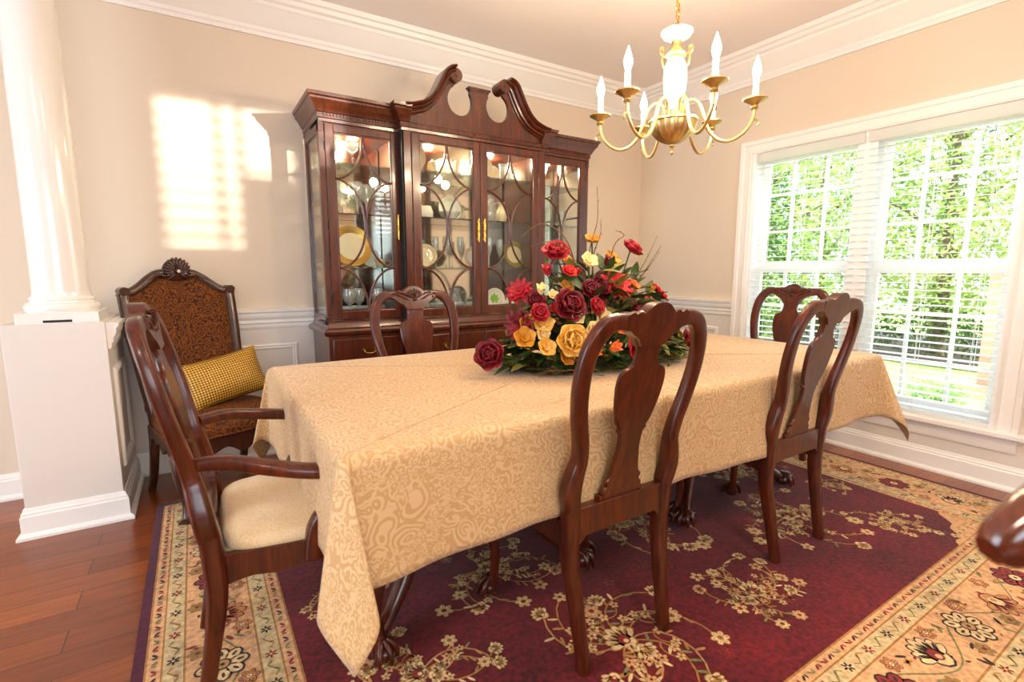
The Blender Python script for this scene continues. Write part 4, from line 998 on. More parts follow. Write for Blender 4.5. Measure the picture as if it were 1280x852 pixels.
glasses(g0, [(-.87, .25, SZ[0], 1.05), (-.80, .28, SZ[0], 1.05), (-.73, .23, SZ[0], 1.05), (-.62, .26, SZ[0], 1.05), (-.84, .14, SZ[0], 1.05)], 'wine goblet on the bottom shelf, far left door', 'goblets on the bottom left shelf')
glasses(f0, [(-.21, .24, SZ[1], 1.0), (-.16, .30, SZ[1], 1.0), (-.10, .22, SZ[1], 1.0), (-.055, .3, SZ[1], 1.0)], 'tall flute on the third shelf, second door', 'flutes on the third shelf of the second door')
glasses(f0, [(.11, .25, SZ[1], .95), (.16, .31, SZ[1], 1.0), (.205, .24, SZ[1], 1.0), (.25, .31, SZ[1], .95)], 'tall flute on the third shelf, third door', 'flutes on the third shelf of the third door')
glasses(t0, [(-.42, .32, SZ[2], 1), (-.17, .17, SZ[3], 1), (-.08, .22, SZ[3], 1.1)], 'clear tumbler on an upper shelf, second door', 'tumblers behind the second door')
glasses(t0, [(.30, .3, SZ[3], 1.1), (.38, .24, SZ[3], 1.1), (.1, .3, SZ[2], 1.0)], 'clear tumbler on an upper shelf, third door', 'tumblers behind the third door')
glasses(g0, [(.60, .27, SZ[3], 1.15), (.69, .2, SZ[3], 1.15), (.84, .26, SZ[3], 1.1)], 'wine glass on the top shelf, far right door', 'wine glasses on the top right shelf')
glasses(g0, [(.58, .26, SZ[1], 1.1), (.66, .2, SZ[1], 1.1), (.86, .26, SZ[1], 1.1), (.8, .15, SZ[1], 1.1)], 'wine glass on the third shelf, far right door', 'wine glasses on the third right shelf')
glasses(t0, [(.6, .28, SZ[2], 1.1), (.68, .2, SZ[2], 1.1), (.82, .28, SZ[2], 1.1)], 'clear tumbler on the second shelf, far right door', 'tumblers on the second right shelf')
def plate(x, z, r, label, rim, mid, dep=.13, tilt=12, oval=1):
    t = thing('display_plate', label, 'plate', (CX+x, YB-dep, z)); 
    a = MB().lathe([(0, 0), (r*.62, 0), (r*.7, .006), (r, .018), (r*.99, .021), (r*.7, .010), (r*.6, .004), (0, .004)], n=40)
    b = MB().lathe([(0, .0048), (r*.6, .0048), (r*.66, .0085), (0, .0049)], n=40)
    mt = Matrix.Translation((0, 0, r*oval+.004)) @ Matrix.Rotation(math.radians(90-tilt), 4, 'X') @ Matrix.Diagonal((1, oval, 1, 1))
    a.xf(mt); b.xf(mt); a.build('rim', rim, t, angle=50); b.build('well', mid, t, angle=50)
    e = MB(); e.tube([(-.03, -.035, .003), (-.03, .03, .003), (-.03, .045, r*.9)], .002, 6); e.tube([(.03, -.035, .003), (.03, .03, .003), (.03, .045, r*.9)], .002, 6); e.build('stand', 'gold', t)
    return t
plate(-.77, SZ[1], .125, 'gold-rimmed charger plate standing behind the far left door', 'goldrim', 'ivory', dep=.25)
plate(-.385, SZ[3], .088, 'cream dinner plate standing on the top shelf behind the second door, at its left', 'ivory', 'ivory', dep=.3)
plate(-.10, SZ[3], .07, 'smaller cream plate on the top shelf, at the right of the second door', 'white', 'ivory', dep=.14)
plate(.10, SZ[3], .088, 'cream dinner plate standing on the top shelf behind the third door', 'ivory', 'ivory', dep=.3)
plate(.21, SZ[3], .05, 'little round cream saucer beside the plate on the top shelf of the third door', 'white', 'ivory', dep=.28)
plate(-.30, SZ[1], .075, 'cream plate standing on the third shelf at the middle of the second door', 'ivory', 'ivory', dep=.28)
plate(.035, SZ[1], .07, 'cream plate half hidden behind the meeting door frames on the third shelf', 'ivory', 'white', dep=.3)
plate(-.06, SZ[2], .085, 'white oval platter on the second shelf at the right of the second door', 'white', 'white', dep=.14)
plate(.40, SZ[1], .095, 'olive green oval plate on the third shelf at the right of the third door', 'olive', 'ivory', dep=.26)
plate(.62, SZ[2]-.0, .08, 'pale round plate on the second shelf behind the far right door', 'white', 'ivory', dep=.12)
plate(.72, SZ[1], .10, 'olive dish on the third shelf behind the far right door', 'olive', 'olive', dep=.12)
plate(-.62, SZ[1], .06, 'small white saucer standing on the third shelf at the right of the far left door', 'white', 'white', dep=.12)
lp = plate(.208, B0, .080, 'white plate painted with a green leaf on the bottom shelf behind the third door', 'white', 'white', dep=.3, tilt=8)
m = MB()
for a, L in ((90, .06), (50, .052), (130, .052), (12, .046), (168, .046), (-40, .036), (220, .036)):
    c, s = math.cos(math.radians(a)), math.sin(math.radians(a))
    L *= .95; m.add([(0, -.012, 0), (c*L*.55-s*L*.27, s*L*.55+c*L*.27-.006, 0), (c*L, s*L, 0), (c*L*.55+s*L*.27, s*L*.55-c*L*.27-.006, 0)], [(0, 1, 2, 3)])
m.xf(Matrix.Translation((0, -.008, .084)) @ Matrix.Rotation(math.radians(82), 4, 'X')); m.build('painted_leaf', 'green', lp, smooth=False)
def vessel(name, label, cat, x, dep, z, prof, mt, handle=0, spout=0, lid=None, n=28, group=None):
    m = MB().lathe(prof, n=n)
    R = max(p[0] for p in prof); H = max(p[1] for p in prof)
    t = item(name, label, cat, m, mt, group, angle=50)
    if handle: MB().tube(spline([(R*.8, 0, H*.8), (R*1.5, 0, H*.82), (R*1.6, 0, H*.5), (R*.9, 0, H*.25)], 5), R*.09, 8, ref=(0, 1, 0)).build('handle', mt, t)
    if spout: MB().tube(spline([(-R*.7, 0, H*.35), (-R*1.3, 0, H*.6), (-R*1.6, 0, H*.95)], 5), [R*.2]*4+[R*.16]*4+[R*.12]*3, 8, ref=(0, 1, 0)).build('spout', mt, t)
    if lid: MB().lathe([(0, H+R*.5), (R*.12, H+R*.45), (R*.08, H+R*.3), (R*.7, H+R*.1), (R*.75, H), (0, H)], n=n).build('lid', lid, t, angle=50)
    return place(t, x, dep, z)
cup = [(0, .001), (.02, .001), (.022, .008), (.034, .03), (.040, .055), (.038, .055), (.030, .03), (.015, .01), (0, .009)]
bowl = [(0, .001), (.03, .001), (.032, .01), (.06, .03), (.075, .055), (.072, .055), (.055, .032), (.02, .014), (0, .013)]
vase = [(0, .001), (.03, .001), (.034, .01), (.045, .05), (.04, .09), (.02, .12), (.018, .14), (.028, .155), (.025, .155), (.015, .14), (0, .13)]
jar = [(0, .001), (.035, .001), (.045, .015), (.048, .07), (.038, .10), (.036, .115), (0, .115)]
jug = [(0, .001), (.032, .001), (.05, .03), (.055, .07), (.038, .12), (.034, .15), (.04, .17), (.038, .17), (.03, .15), (0, .14)]
vessel('teapot', 'white china teapot on the second shelf at the left of the second door', 'teapot', -.365, .22, SZ[2], jar, 'white', 1, 1, 'white')
vessel('teal_jar', 'teal glass jar on the bottom shelf in the middle of the second door', 'jar', -.235, .30, B0, jar, 'crystal', lid='teal')
vessel('glass_jug', 'clear glass jug on the bottom shelf at the right of the second door', 'jug', -.10, .3, B0, jug, 'crystal', 1)
vessel('glass_vase', 'clear glass vase on the bottom shelf at the left of the second door', 'vase', -.38, .27, B0, vase, 'crystal')
vessel('serving_bowl', 'white serving bowl on the second shelf at the right of the second door', 'bowl', -.12, .28, SZ[2], bowl, 'white')
vessel('green_vase', 'olive green vase on the third shelf between the plates of the second door', 'vase', -.215, .15, SZ[1], [(r*1.1, z*1.2) for r, z in vase], 'olive')
vessel('white_jug', 'white pitcher on the second shelf behind the third door', 'jug', .20, .25, SZ[2], jug, 'crystal', 1)
vessel('ivory_vase', 'ivory vase on the second shelf at the right of the third door', 'vase', .33, .2, SZ[2], vase, 'ivory')
vessel('covered_dish', 'covered white dish on the bottom shelf at the right of the third door', 'dish', .33, .28, B0, bowl, 'white', lid='white')
vessel('tea_cup', 'ivory cup on the third shelf at the right end of the far left door', 'cup', -.60, .28, SZ[1], cup, 'ivory', 1)
vessel('glass_bowl', 'glass bowl on the bottom shelf behind the far right door', 'bowl', .66, .25, B0, bowl, 'crystal')
vessel('tall_vase', 'tall crystal vase on the bottom shelf at the right of the far right door', 'vase', .82, .22, B0, [(r*1.1, z*1.4) for r, z in vase], 'crystal')
vessel('sugar_bowl', 'lidded ivory sugar bowl on the top shelf between the tumblers of the second door', 'bowl', -.24, .28, SZ[3], [(r*.7, z*.7) for r, z in jar], 'ivory', lid='ivory')
vessel('round_vase', 'round white vase on the second shelf beside the teapot', 'vase', -.26, .2, SZ[2], [(r*1.1, z*.8) for r, z in jar], 'white')
m = MB().box((-.055, -.02, 0), (.055, .02, .035)).box((-.05, -.0215, .004), (.05, -.02, .031)); place(item('small_box', 'low tan box on the bottom shelf behind the far left door', 'box', m, 'tan', bevel=.002), -.81, .36-.01, B0)
m = MB().box((-.07, -.05, 0), (.07, .05, .018)).box((-.065, -.045, .018), (.065, .045, .034)).box((-.06, -.04, .034), (.06, .04, .048)); place(item('plate_stack', 'low stack of square white dishes, third shelf, left of the second door', 'dishes', m, 'white', bevel=.004), -.41, .2, SZ[1])

# ------------------------------------------------------------------ chandelier
ch_ = thing('chandelier', 'brass six-arm chandelier with cream porcelain stem and lit candle bulbs', 'chandelier', (1.715, 1.475, 0))
Zb = 1.62
MB().lathe([(0, 1.622), (.006, 1.626), (.009, 1.636), (.006, 1.646), (.004, 1.652), (.012, 1.657), (.012, 1.663), (.005, 1.667), (.012, 1.671)], n=20).build('finial', 'brass', ch_, angle=50)
MB().lathe([(.008, 1.668), (.035, 1.672), (.062, 1.687), (.083, 1.710), (.093, 1.738), (.094, 1.748)], n=96, flute=16, fa=.022).build('bowl', 'brass', ch_, angle=70)
MB().lathe([(.094, 1.746), (.099, 1.750), (.099, 1.757), (.092, 1.763), (.05, 1.770), (.03, 1.775), (.024, 1.785), (.024, 1.792), (0, 1.792)], n=48).build('bowl_rim', 'brass', ch_, angle=50)
MB().lathe([(.02, 1.79), (.026, 1.796), (.022, 1.803), (.03, 1.83), (.042, 1.875), (.047, 1.92), (.045, 1.96), (.036, 1.985), (.024, 1.998), (.022, 2.004)], n=40).build('porcelain_stem', 'porcelain', ch_)
MB().lathe([(.022, 2.0), (.038, 2.004), (.041, 2.012), (.034, 2.02), (.028, 2.026), (.02, 2.032), (.017, 2.05), (.02, 2.058), (.02, 2.064)], n=32).build('collar', 'brass', ch_, angle=50)
for s in (-1, 1):
    m = MB(); m.tube(spline([(s*.036, 0, 2.01), (s*.055, 0, 2.018), (s*.062, 0, 2.035), (s*.056, 0, 2.042), (s*.05, 0, 2.03), (s*.053, 0, 2.0), (s*.048, 0, 1.975), (s*.042, 0, 1.968)], 5), .005, 8, ref=(0, 1, 0))
    o = m.build('scroll_handle', 'brass', ch_); o.rotation_euler = (0, 0, -math.radians(45))
MB().lathe([(.014, 2.06), (.03, 2.066), (.052, 2.078), (.062, 2.092), (.062, 2.098), (.054, 2.104), (.02, 2.112), (.006, 2.116), (0, 2.118)], n=40).build('porcelain_cap', 'porcelain', ch_)
m = MB(); z = 2.113; k = 0
while z < 2.64:
    q = [(math.cos(a)*.0085*(1 if k % 2 else 0), math.cos(a)*.0085*(0 if k % 2 else 1), z+.014+math.sin(a)*.0155) for a in [2*PI*i/12 for i in range(12)]]
    m.tube(q, .0022, 6, ref=((0, 1, 0) if k % 2 else (1, 0, 0)), closed=True); z += .0235; k += 1
m.tube([(.004, 0, 2.12), (.006, .003, 2.3), (.003, 0, 2.5), (.004, 0, 2.66)], .0022, 6)
m.build('chain', 'gold', ch_)
MB().lathe([(0, 2.65), (.02, 2.655), (.06, 2.68), (.065, 2.699), (0, 2.699)], n=32).build('canopy', 'brass', ch_)
A0 = math.radians(7)
for k in range(6):
    a = A0+k*PI/3; c, s = math.cos(a), math.sin(a)
    def rp(r, z): return (c*r*.93, s*r*.93, z)
    q = spline([rp(.035, 1.768), rp(.04, 1.80), rp(.055, 1.826), rp(.08, 1.832), rp(.105, 1.812), rp(.125, 1.765), rp(.15, 1.705), rp(.19, 1.668), rp(.24, 1.662), rp(.29, 1.69), rp(.32, 1.735), rp(.325, 1.775)], 5)
    arm = MB().tube(q, .0068, 8, ref=(-s, c, 0)); arm.tube(spline([rp(.322, 1.735), rp(.338, 1.728), rp(.345, 1.718), rp(.338, 1.708)], 3), .004, 6, ref=(-s, c, 0))
    ao = arm.build('arm', 'brass', ch_)
    p = MB().lathe([(0, 1.768), (.012, 1.77), (.016, 1.777), (.012, 1.783), (.016, 1.79), (.03, 1.797), (.038, 1.803), (.045, 1.806), (.045, 1.810), (.03, 1.809), (0, 1.808)], (c*.302, s*.302, 0), 28); p.build('drip_pan', 'brass', ao, angle=50)
    MB().lathe([(.0105, 1.806), (.0105, 1.878), (.009, 1.881), (0, 1.881)], (c*.302, s*.302, 0), 16).build('candle_sleeve', 'candle', ao, angle=50)
    MB().lathe([(.007, 1.88), (.010, 1.886), (.0155, 1.905), (.0155, 1.92), (.010, 1.94), (.004, 1.957), (.0015, 1.966), (0, 1.968)], (c*.302, s*.302, 0), 16).build('bulb', 'bulb', ao)
    light('chandelier_bulb_light', 'POINT', (1.715+c*.302, 1.475+s*.302, 1.925), BULB, (1, .80, .56), shadow_soft_size=.035)

# ------------------------------------------------------------------ floral centrepiece
fl = thing('flower_arrangement', 'silk floral centrepiece of red and yellow roses with twigs on the gold tablecloth', 'flowers', (1.48, 1.62, TZ+.006))
FO = Vector((1.48, 1.62, TZ+.006)); rf = random.Random(11)
def petal(mb_, base, d, up, w_, L, cup, mi=0):           # a cupped petal from base along d, bending up
    d = Vector(d).normalized(); up = Vector(up).normalized(); sd = d.cross(up).normalized(); up = sd.cross(d); P = []
    for i in range(6):
        t = i/5; row = []
        wd = w_*math.sin(min(1, t*1.15+.12)*PI*.62)**.8*(1-.35*max(0, t-.8)/.2)
        for j in range(5):
            u = -1+j/2; ce = cup*L*(t*t)+.25*w_*(u*u)*cup+.04*L*math.sin(u*3+t*5)
            row.append(base+d*(L*t*(1-.18*u*u*t))+sd*(wd*u)+up*ce)
        P.append(row)
    mb_.grid(P, mi)
def bloom(kind, col, loc, r, axis, name='rose', label=None):
    m = MB(); ax = Vector(axis).normalized(); t1 = ax.orthogonal().normalized(); t2 = ax.cross(t1)
    def dr(a, e): return (t1*math.cos(a)+t2*math.sin(a))*math.cos(e)+ax*math.sin(e)
    O = Vector((0, 0, 0))
    if kind == 'rose':
        for L_, n_, e, cup, w_, b in ((1.0, 6, .15, .22, .55, 0), (.88, 6, .5, .32, .52, .02), (.72, 5, .85, .34, .48, .08), (.55, 5, 1.1, .3, .4, .14), (.4, 4, 1.3, .2, .3, .2)):
            ph = rf.uniform(0, 6)
            for k in range(n_): a = ph+2*PI*k/n_+rf.uniform(-.15, .15); petal(m, O+ax*(b*r), dr(a, e+rf.uniform(-.08, .08)), ax, r*w_, r*L_, cup)
        m.ball(ax*(r*.3), (r*.2, r*.2, r*.25), 8, 6)
    elif kind == 'daisy':
        for L_, n_, e in ((1, 11, .12), (.8, 9, .4), (.5, 8, .7)):
            for k in range(n_): a = 2*PI*k/n_+rf.uniform(-.1, .1); petal(m, O, dr(a, e), ax, r*.2, r*L_, .1)
    elif kind == 'open':
        for k in range(5): a = 2*PI*k/5+rf.uniform(-.1, .1); petal(m, O, dr(a, .35), ax, r*.5, r, .25)
        for k in range(5): a = 2*PI*k/5+.6; petal(m, O+ax*.002, dr(a, .8), ax, r*.3, r*.55, .2)
    elif kind == 'bud':
        for k in range(5): a = 2*PI*k/5; petal(m, O, dr(a, 1.25), ax, r*.42, r*1.6, -.1)
        m.ball(ax*(r*.6), (r*.4, r*.4, r*.6), 8, 6)
    o = m.build(name, col, fl, angle=80); o.location = Vector(loc)-FO
    if label: o['label'] = label
    so = o.modifiers.new('thick', 'SOLIDIFY'); so.thickness = .0012
    return o
BL = [  # kind, colour, x, y, z, radius, facing
 ('rose', 'darkred', .915, 1.60, .835, .062, (-.6, -.6, .35), 'dark red rose at the left end'), ('rose', 'crimson', 1.275, 1.68, 1.215, .062, (-.3, -.5, .75), 'red peony at the upper left'), ('rose', 'crimson', 1.325, 1.72, 1.235, .045, (.5, -.3, .7), 'small red peony at the upper left'),
 ('rose', 'crimson', 1.66, 1.64, 1.235, .058, (.45, -.4, .75), 'red poppy at the upper right'), ('daisy', 'crimson', 1.085, 1.66, 1.065, .058, (-.7, -.5, .5), 'spiky red bloom at the left'), ('rose', 'darkred', 1.20, 1.50, 1.01, .072, (-.1, -.85, .45), 'large dark red rose in the middle'),
 ('daisy', 'darkred', 1.035, 1.58, .945, .066, (-.9, -.5, .1), 'maroon daisy at the lower left'), ('rose', 'yellow', 1.15, 1.42, .895, .066, (-.2, -.95, .2), 'yellow rose at the front'), ('open', 'cream_p', 1.33, 1.46, .96, .055, (0, -.9, .4), 'cream bloom right of the yellow rose'),
 ('daisy', 'scarlet', 1.49, 1.55, 1.08, .08, (-.1, -.8, .6), 'scarlet gerbera in the middle'), ('rose', 'scarlet', 1.66, 1.52, .99, .05, (.4, -.6, .6), 'scarlet bloom at the right'), ('daisy', 'scarlet', 1.80, 1.6, 1.045, .062, (.5, -.4, .6), 'small scarlet daisy at the right'),
 ('rose', 'crimson', 1.42, 1.36, .845, .070, (.1, -.95, .3), 'red rose low at the front'), ('rose', 'darkred', 2.03, 1.62, .80, .066, (.7, -.6, .2), 'dark red rose at the right end'),
 ('open', 'ochre', 1.0, 1.50, .90, .055, (-.4, -.8, .5), 'ochre bloom at the lower left'), ('open', 'yellow', 1.07, 1.47, .865, .05, (-.1, -.9, .5), 'yellow open bloom'), ('open', 'yellow', 1.10, 1.52, .94, .055, (-.4, -.7, .7), 'pale yellow bloom'), ('open', 'ochre', 1.14, 1.44, .83, .045, (0, -.9, .3), 'ochre bloom low at the front'),
 ('bud', 'orange', 1.29, 1.36, .86, .03, (.3, -.8, .4), 'orange bud'), ('open', 'ochre', 1.47, 1.68, 1.27, .048, (-.2, -.4, .9), 'ochre bloom near the top'), ('open', 'ochre', 1.54, 1.64, 1.19, .055, (.2, -.6, .6), 'ochre bloom below the top'), ('open', 'cream_p', 1.38, 1.60, 1.18, .05, (-.1, -.7, .6), 'cream green bloom near the top'),
 ('rose', 'darkred', 1.40, 1.56, 1.07, .055, (0, -.8, .4), 'maroon magnolia in the middle'), ('bud', 'crimson', 1.19, 1.62, 1.13, .03, (-.3, -.3, .8), 'red bud'), ('bud', 'cream_p', 1.13, 1.58, 1.06, .028, (-.3, -.5, .8), 'cream bud'), ('bud', 'crimson', 1.16, 1.52, .99, .03, (-.5, -.5, .5), 'red bud'), ('bud', 'scarlet', 1.33, 1.62, 1.12, .028, (.1, -.2, .9), 'scarlet bud'),
 ('open', 'yellow', 1.58, 1.45, .93, .045, (.3, -.8, .4), 'yellow bloom at the right'), ('open', 'orange', 1.72, 1.5, .89, .045, (.4, -.8, .4), 'orange bloom at the right'), ('rose', 'darkred', 1.86, 1.72, .92, .055, (.6, -.2, .6), 'dark red rose behind at the right'), ('rose', 'crimson', 1.55, 1.82, 1.0, .06, (0, .8, .5), 'red rose at the back'), ('rose', 'yellow', 1.3, 1.82, .93, .06, (-.2, .9, .3), 'yellow rose at the back'), ('open', 'ochre', 1.12, 1.74, .9, .055, (-.5, .6, .5), 'ochre bloom at the back'),
 ('rose', 'darkred', 1.33, 1.53, 1.07, .045, (-.2, -.8, .5), None), ('rose', 'crimson', 1.08, 1.52, .99, .040, (-.3, -.8, .4), None), ('open', 'orange', 1.38, 1.42, .93, .045, (.1, -.9, .3), None), ('rose', 'cream_p', 1.245, 1.40, .93, .036, (-.3, -.9, .2), None), ('open', 'ochre', 1.27, 1.60, 1.08, .04, (-.2, -.7, .6), None), ('rose', 'darkred', 1.56, 1.50, .98, .045, (.2, -.8, .5), None), ('open', 'orange', 1.60, 1.56, 1.08, .04, (.2, -.6, .6), None), ('bud', 'ochre', 1.72, 1.58, 1.05, .026, (.4, -.3, .8), None), ('open', 'cream_p', 1.50, 1.42, .90, .04, (.1, -.9, .3), None), ('bud', 'darkred', 1.48, 1.60, 1.17, .028, (.1, -.4, .8), None),
 ('rose', 'crimson', 1.30, 1.46, 1.01, .04, (.1, -.9, .3), None), ('open', 'ochre', 1.05, 1.56, .95, .04, (-.4, -.8, .3), None), ('rose', 'darkred', 1.12, 1.60, 1.03, .042, (-.4, -.7, .5), None), ('open', 'cream_p', 1.08, 1.50, .915, .036, (-.3, -.9, .2), None), ('rose', 'scarlet', 1.28, 1.60, 1.14, .034, (-.1, -.6, .7), None), ('open', 'ochre', 1.32, 1.66, 1.18, .036, (-.1, -.5, .8), None), ('bud', 'orange', 1.24, 1.40, .845, .024, (.2, -.9, .3), None), ('open', 'cream_p', 1.17, 1.56, 1.05, .03, (-.2, -.7, .6), None),
 ('open', 'ochre', 1.90, 1.55, .82, .045, (.4, -.7, .5), 'ochre bloom low at the right'), ('open', 'cream_p', 1.22, 1.47, .965, .035, (-.2, -.8, .5), 'small cream bloom')]
names = {'rose': 'rose', 'daisy': 'daisy', 'open': 'open_bloom', 'bud': 'bud'}
for k, c, x, y, z, r, ax, lb in BL: bloom(k, c, (x, y, z), r*(.92 if k == 'open' else 1.05), ax, names[k], lb)
m = MB()                                   # stems to every bloom
core = Vector((1.45, 1.62, .80))-FO
for k, c, x, y, z, r, ax, lb in BL:
    e = Vector((x, y, z))-FO; mid = core.lerp(e, .55)+Vector((0, 0, -.03)); b0 = core+Vector(((x-1.45)*.3, (y-1.62)*.3, 0))
    m.tube(spline([tuple(b0), tuple(mid), tuple(e)], 4), .0035, 6, ref=(.3, .2, 1))
m.build('stems', 'leaf', fl)
m = MB()                                   # foliage
def leaf3(mb_, p, d, L, wd, mi=0):
    d = Vector(d).normalized(); up = Vector((0, 0, 1)); sd = d.cross(up); sd = sd.normalized() if sd.length > .1 else Vector((1, 0, 0)); up = sd.cross(d)
    rot = Matrix.Rotation(rf.uniform(-.7, .7), 3, d); sd = rot @ sd; up = rot @ up; P = []
    for i in range(5):
        t = i/4; w_ = wd*math.sin(PI*min(.98, t*.9+.06))
        c = p+d*(L*t)-up*(.25*L*t*t); P.append([c-sd*w_+up*w_*.3, c, c+sd*w_+up*w_*.3])
    mb_.grid(P, mi)
for i in range(620):
    a = rf.uniform(0, 2*PI); u = rf.random()**.5; ex, ey, ez = .43*math.cos(a)*u, .20*math.sin(a)*u, .40*(1-u*u)**.8*rf.uniform(.15, .98)
    p = Vector((1.47+ex-FO.x, 1.62+ey-FO.y, .03+ez)); d = Vector((ex*1.3+rf.uniform(-.2, .2), ey*1.6+rf.uniform(-.2, .2), ez*.3+rf.uniform(-.12, .2)))
    leaf3(m, p, d, rf.uniform(.06, .12), rf.uniform(.013, .027), 0 if rf.random() < .68 else 1)
m.build('leaves', ['leaf', 'leaf2'], fl, angle=80)['kind'] = 'stuff'
m = MB()
for i in range(750):                       # mossy base
    a = rf.uniform(0, 2*PI); u = rf.random()**.45; x, y = .50*math.cos(a)*u, .24*math.sin(a)*u
    p = Vector((x, y, rf.uniform(.0, .045)*(1-.6*u))); d = Vector((rf.uniform(-1, 1), rf.uniform(-1, 1), rf.uniform(-.05, .5)))
    leaf3(m, p, d, rf.uniform(.03, .075), rf.uniform(.002, .006), rf.choice((0, 0, 1)))
m.lathe([(0, .001), (.2, .001), (.22, .012), (.16, .03), (0, .045)], n=28); k0 = len(m.v)-28*5
m.v = m.v[:k0]+[(x*2.0, y*.95, z) for x, y, z in m.v[k0:]]
m.build('mossy_base', ['moss', 'leaf2'], fl, angle=80)['kind'] = 'stuff'
m = MB()
TW = [((1.45, 1.65, 1.0), (1.44, 1.66, 1.22), (1.48, 1.66, 1.36), (1.475, 1.66, 1.50)), ((1.46, 1.66, 1.0), (1.46, 1.66, 1.2), (1.49, 1.65, 1.3), (1.50, 1.66, 1.37)), ((1.6, 1.62, 1.0), (1.72, 1.64, 1.14), (1.80, 1.66, 1.22), (1.90, 1.70, 1.315)),
      ((1.6, 1.62, .98), (1.74, 1.66, 1.10), (1.85, 1.68, 1.20), (1.93, 1.70, 1.27)), ((1.6, 1.6, .98), (1.7, 1.66, 1.08), (1.80, 1.67, 1.15), (1.90, 1.68, 1.24)), ((1.38, 1.62, 1.0), (1.28, 1.6, 1.25), (1.17, 1.62, 1.33), (1.08, 1.64, 1.28)),
      ((1.38, 1.62, 1.0), (1.3, 1.6, 1.2), (1.2, 1.62, 1.26), (1.12, 1.64, 1.24)), ((1.5, 1.63, 1.05), (1.55, 1.63, 1.25), (1.60, 1.62, 1.30), (1.55, 1.62, 1.32)), ((1.3, 1.5, .9), (1.16, 1.42, .92), (1.10, 1.42, .86), (1.22, 1.40, .80)), ((1.5, 1.4, .82), (1.64, 1.38, .86), (1.74, 1.4, .80), (1.66, 1.42, .775))]
for q in TW:
    pts = spline([tuple(Vector(p)-FO) for p in q], 6); m.tube(pts, [.003*(1-.6*i/(len(pts)-1)) for i in range(len(pts))], 6, ref=(.2, 1, .1))
    for i in (8, 12, 15):
        if i < len(pts): leaf3(m, Vector(pts[i]), (rf.uniform(-1, 1), rf.uniform(-1, 1), .6), .012, .003)
for i in range(14):
    a = rf.uniform(2.6, 4.2) if i % 2 else rf.uniform(-.6, 3); p = Vector((.46*math.cos(a), .2*math.sin(a)-.02, .012)); pts = [tuple(p+Vector((math.cos(a+1.3)*t*.18, math.sin(a+1.3)*t*.1, .012*math.sin(t*4)))) for t in [k/6-.5 for k in range(7)]]
    m.tube(pts, .004, 6, ref=(0, 0, 1))
m.build('twigs', 'stem', fl)['kind'] = 'stuff'

# ------------------------------------------------------------------ wooden chair close to the viewpoint, only the end of its crest rail in frame
nc = thing('wooden_chair', 'dark glossy wooden chair with only its rounded rail end showing over the rug border', 'chair', (.768, -.02, 0))
q = spline([(-.262, .128, .935, .012, .010), (-.248, .122, .942, .024, .016), (-.2, .10, .960, .042, .022), (-.12, .07, .972, .046, .020), (0, .055, .955, .038, .018), (.12, .07, .95, .036, .018), (.2, .10, .943, .031, .017), (.262, .118, .933, .018, .012)], 6)
MB().sweep([a[:3] for a in q], [(a[3], a[4]) for a in q], (0, 1, 0), 0, 16, 2.5).build('crest_rail', 'polished', nc)
for x in (-.15, -.05, .05, .15): MB().tube([(x, .06+.6*x*x, .93), (x*.92, .02, .45)], .010, 10, ref=(0, 1, 0)).build('spindle', 'chair', nc)
MB().box((-.22, -.42, .43), (.22, .04, .46)).build('seat', 'chair', nc, bevel=.012)
for sx in (-1, 1):
    for y0, y1 in ((-.38, -.41), (.0, .05)): MB().tube([(sx*.18, y0, .44), (sx*.2, (y0+y1)/2, .2), (sx*.215, y1, 0)], [.018, .02, .014], 12, ref=(0, 1, 0)).build('leg', 'chair', nc)

# ------------------------------------------------------------------ garden outside
GZ = -.55
struct(MB().box((XR+T, -40, GZ-.2), (60, 60, GZ)).build('ground', 'grass', smooth=False))
struct(MB().box((XR+T+.02, -3, GZ), (XR+T+1.6, 8, GZ+.02)).build('patio', 'gravel', smooth=False))
m = MB(); 
m.grid([[(x, y, GZ+.03+.12*math.sin(PI*(x-11)/5.)) for x in (11, 11.6, 12.5, 13.5, 15, 16)] for y in (-6, -2, 1, 3, 6, 9, 14)]); struct(m.build('garden_bed', 'mulch'))
rt_ = random.Random(3)
def leaves(mb_, c, R, n, sz, mi=None, flat=1.):
    for i in range(n):
        v = Vector((rt_.gauss(0, 1), rt_.gauss(0, 1), rt_.gauss(0, 1))).normalized()*(rt_.random()**.35); p = Vector((c[0]+v.x*R[0], c[1]+v.y*R[1], c[2]+v.z*R[2]))
        a = Vector((rt_.gauss(0, 1), rt_.gauss(0, 1), rt_.gauss(0, 1))).normalized(); b = a.orthogonal().normalized(); s = sz*rt_.uniform(.6, 1.3)
        mb_.add([p-a*s, p+b*s*.45, p+a*s, p-b*s*.45], [(0, 1, 2, 3)], 0)
def tree(name, label, x, y, h, r, mt, trunk=.12, n=5000, sz=.10, low=.25, group=None):
    t = thing(name, label, 'tree', (x, y, GZ), 0, group)
    m = MB(); m.tube(spline([(0, 0, 0), (.05, .03, h*.3), (-.04, .05, h*.6), (0, 0, h*.9)], 5), [trunk*(1-.75*i/15) for i in range(16)], 10)
    for k in range(7):
        a = k*2.4; z = h*(.3+.08*k); m.tube([(0, 0, z), (math.cos(a)*r*.4, math.sin(a)*r*.4, z+h*.1), (math.cos(a)*r*.75, math.sin(a)*r*.75, z+h*.16)], [trunk*.4, trunk*.25, trunk*.1], 7)
    m.build('trunk', 'bark', t)
    m = MB()
    for k in range(16):
        a = k*2.39996; q = k/15; z = h*(low+(1-low)*q); rr = r*math.sin(PI*(.18+.74*q))
        leaves(m, (math.cos(a)*rr*.55, math.sin(a)*rr*.55, z), (rr*.7, rr*.7, h*.11), n//16, sz)
    m.build('foliage', mt, t, smooth=False); return t
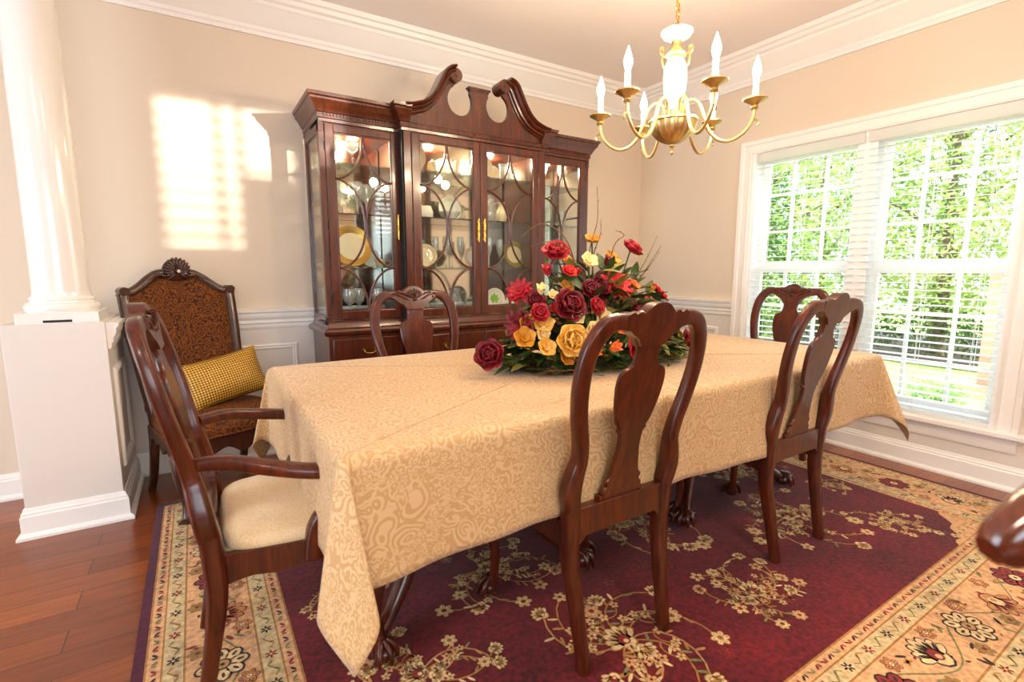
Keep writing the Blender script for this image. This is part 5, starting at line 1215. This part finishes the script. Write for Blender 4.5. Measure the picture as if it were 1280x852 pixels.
TR = [('leafy green tree beyond the lawn, seen through the left window unit', 8.2, 5.6, 4.2, 1.5, 'fol1', 4200), ('dark leafy tree at the far left of the garden view', 6.9, 5.2, 3.6, .9, 'fol3', 2600), ('bright tree behind the middle of the window', 10.2, 5.4, 5.6, 2.0, 'fol1', 5200),
      ('broad tree with yellow-green leaves seen through the right window unit', 10.4, 3.4, 5.2, 1.9, 'fol1', 5600), ('tall mid-green tree rising behind the others', 13.2, 7.2, 7.6, 2.6, 'fol2', 5200), ('dark green tree behind the shrubs', 12.8, 4.2, 7.2, 2.5, 'fol2', 5200),
      ('bright leafy tree toward the right edge of the window', 10.4, 1.6, 4.8, 1.6, 'fol1', 4600), ('airy tree against the sky at the upper right of the window', 13.5, 1.6, 6.6, 2.2, 'fol2', 3600), ('distant tree left of the middle', 14.5, 10.5, 7.0, 2.8, 'fol2', 3600)]
for i, (lb, x, y, h, r, mt, n) in enumerate(TR): tree('garden_tree', lb, x+1.6, y*1.08, h*1.12, r, mt, n=n*2, sz=.058 if x < 11 else .085, low=.16, group='garden trees')
SHR = [(9.6, 2.3, .55, 'fol3'), (9.7, 3.3, .6, 'fol3'), (9.5, 4.3, .55, 'fol3'), (9.2, 5.4, .6, 'fol3'), (9.8, 1.2, .6, 'fol3'), (9.3, 6.6, .7, 'fol2'), (6.2, 2.35, .26, 'fol2'), (5.9, 1.75, .22, 'fol3'), (7.2, 2.2, .3, 'fol2'), (6.3, 1.2, .24, 'fol2')]
for i, (x, y, r, mt) in enumerate(SHR):
    far = x > 8
    if far: x += 2.0; y *= 1.15; r *= 1.3
    t = thing('garden_shrub', (['fourth', 'third', 'second', 'first', 'fifth', 'nearest the corner'][[3, 2, 1, 0, 4, 5][i]] and ['low dark shrub in the mulch bed, fourth from the window corner', 'low dark shrub in the mulch bed, third from the window corner', 'low dark shrub in the mulch bed, second from the window corner', 'low dark shrub in the mulch bed nearest the window corner side', 'low dark shrub in the mulch bed beside the brick pillar', 'mid-green shrub in the mulch bed at the left of the window view'][i] if far else ['low round shrub at the near edge of the lawn', 'small dark shrub nearest the house', 'low green shrub in the middle of the lawn', 'small green shrub at the right end of the window view'][i-6]), 'shrub', (x, y, GZ), 0, 'shrubs under the trees' if far else None)
    m = MB(); leaves(m, (0, 0, r*.75), (r, r*1.1, r*.7), 900 if far else 500, .05 if far else .035); m.build('foliage', mt, t, smooth=False)
    m = MB(); [m.tube([(0, 0, 0), (math.cos(k*1.3)*r*.3, math.sin(k*1.3)*r*.3, r*.7)], .012, 6) for k in range(5)]; m.build('stems', 'bark', t)
t = thing('brick_pillar', 'pale pink brick pillar on the lawn at the right edge of the window', 'pillar', (9.3, 2.0, GZ))
MB().box((-.26, -.3, 0), (.26, .3, 1.72)).build('shaft', 'brick', t, smooth=False)
MB().box((-.32, -.36, 1.72), (.32, .36, 1.8)).build('cap', 'gravel', t, bevel=.01)
tree('sun_blocker', 'unseen evergreen shape added by the house to block sun from the window', 5.35, -1.7, 5.2, 1.35, 'fol3', n=15000, sz=.11, low=.1)  # unseen tree added to keep direct sun out of the visible window
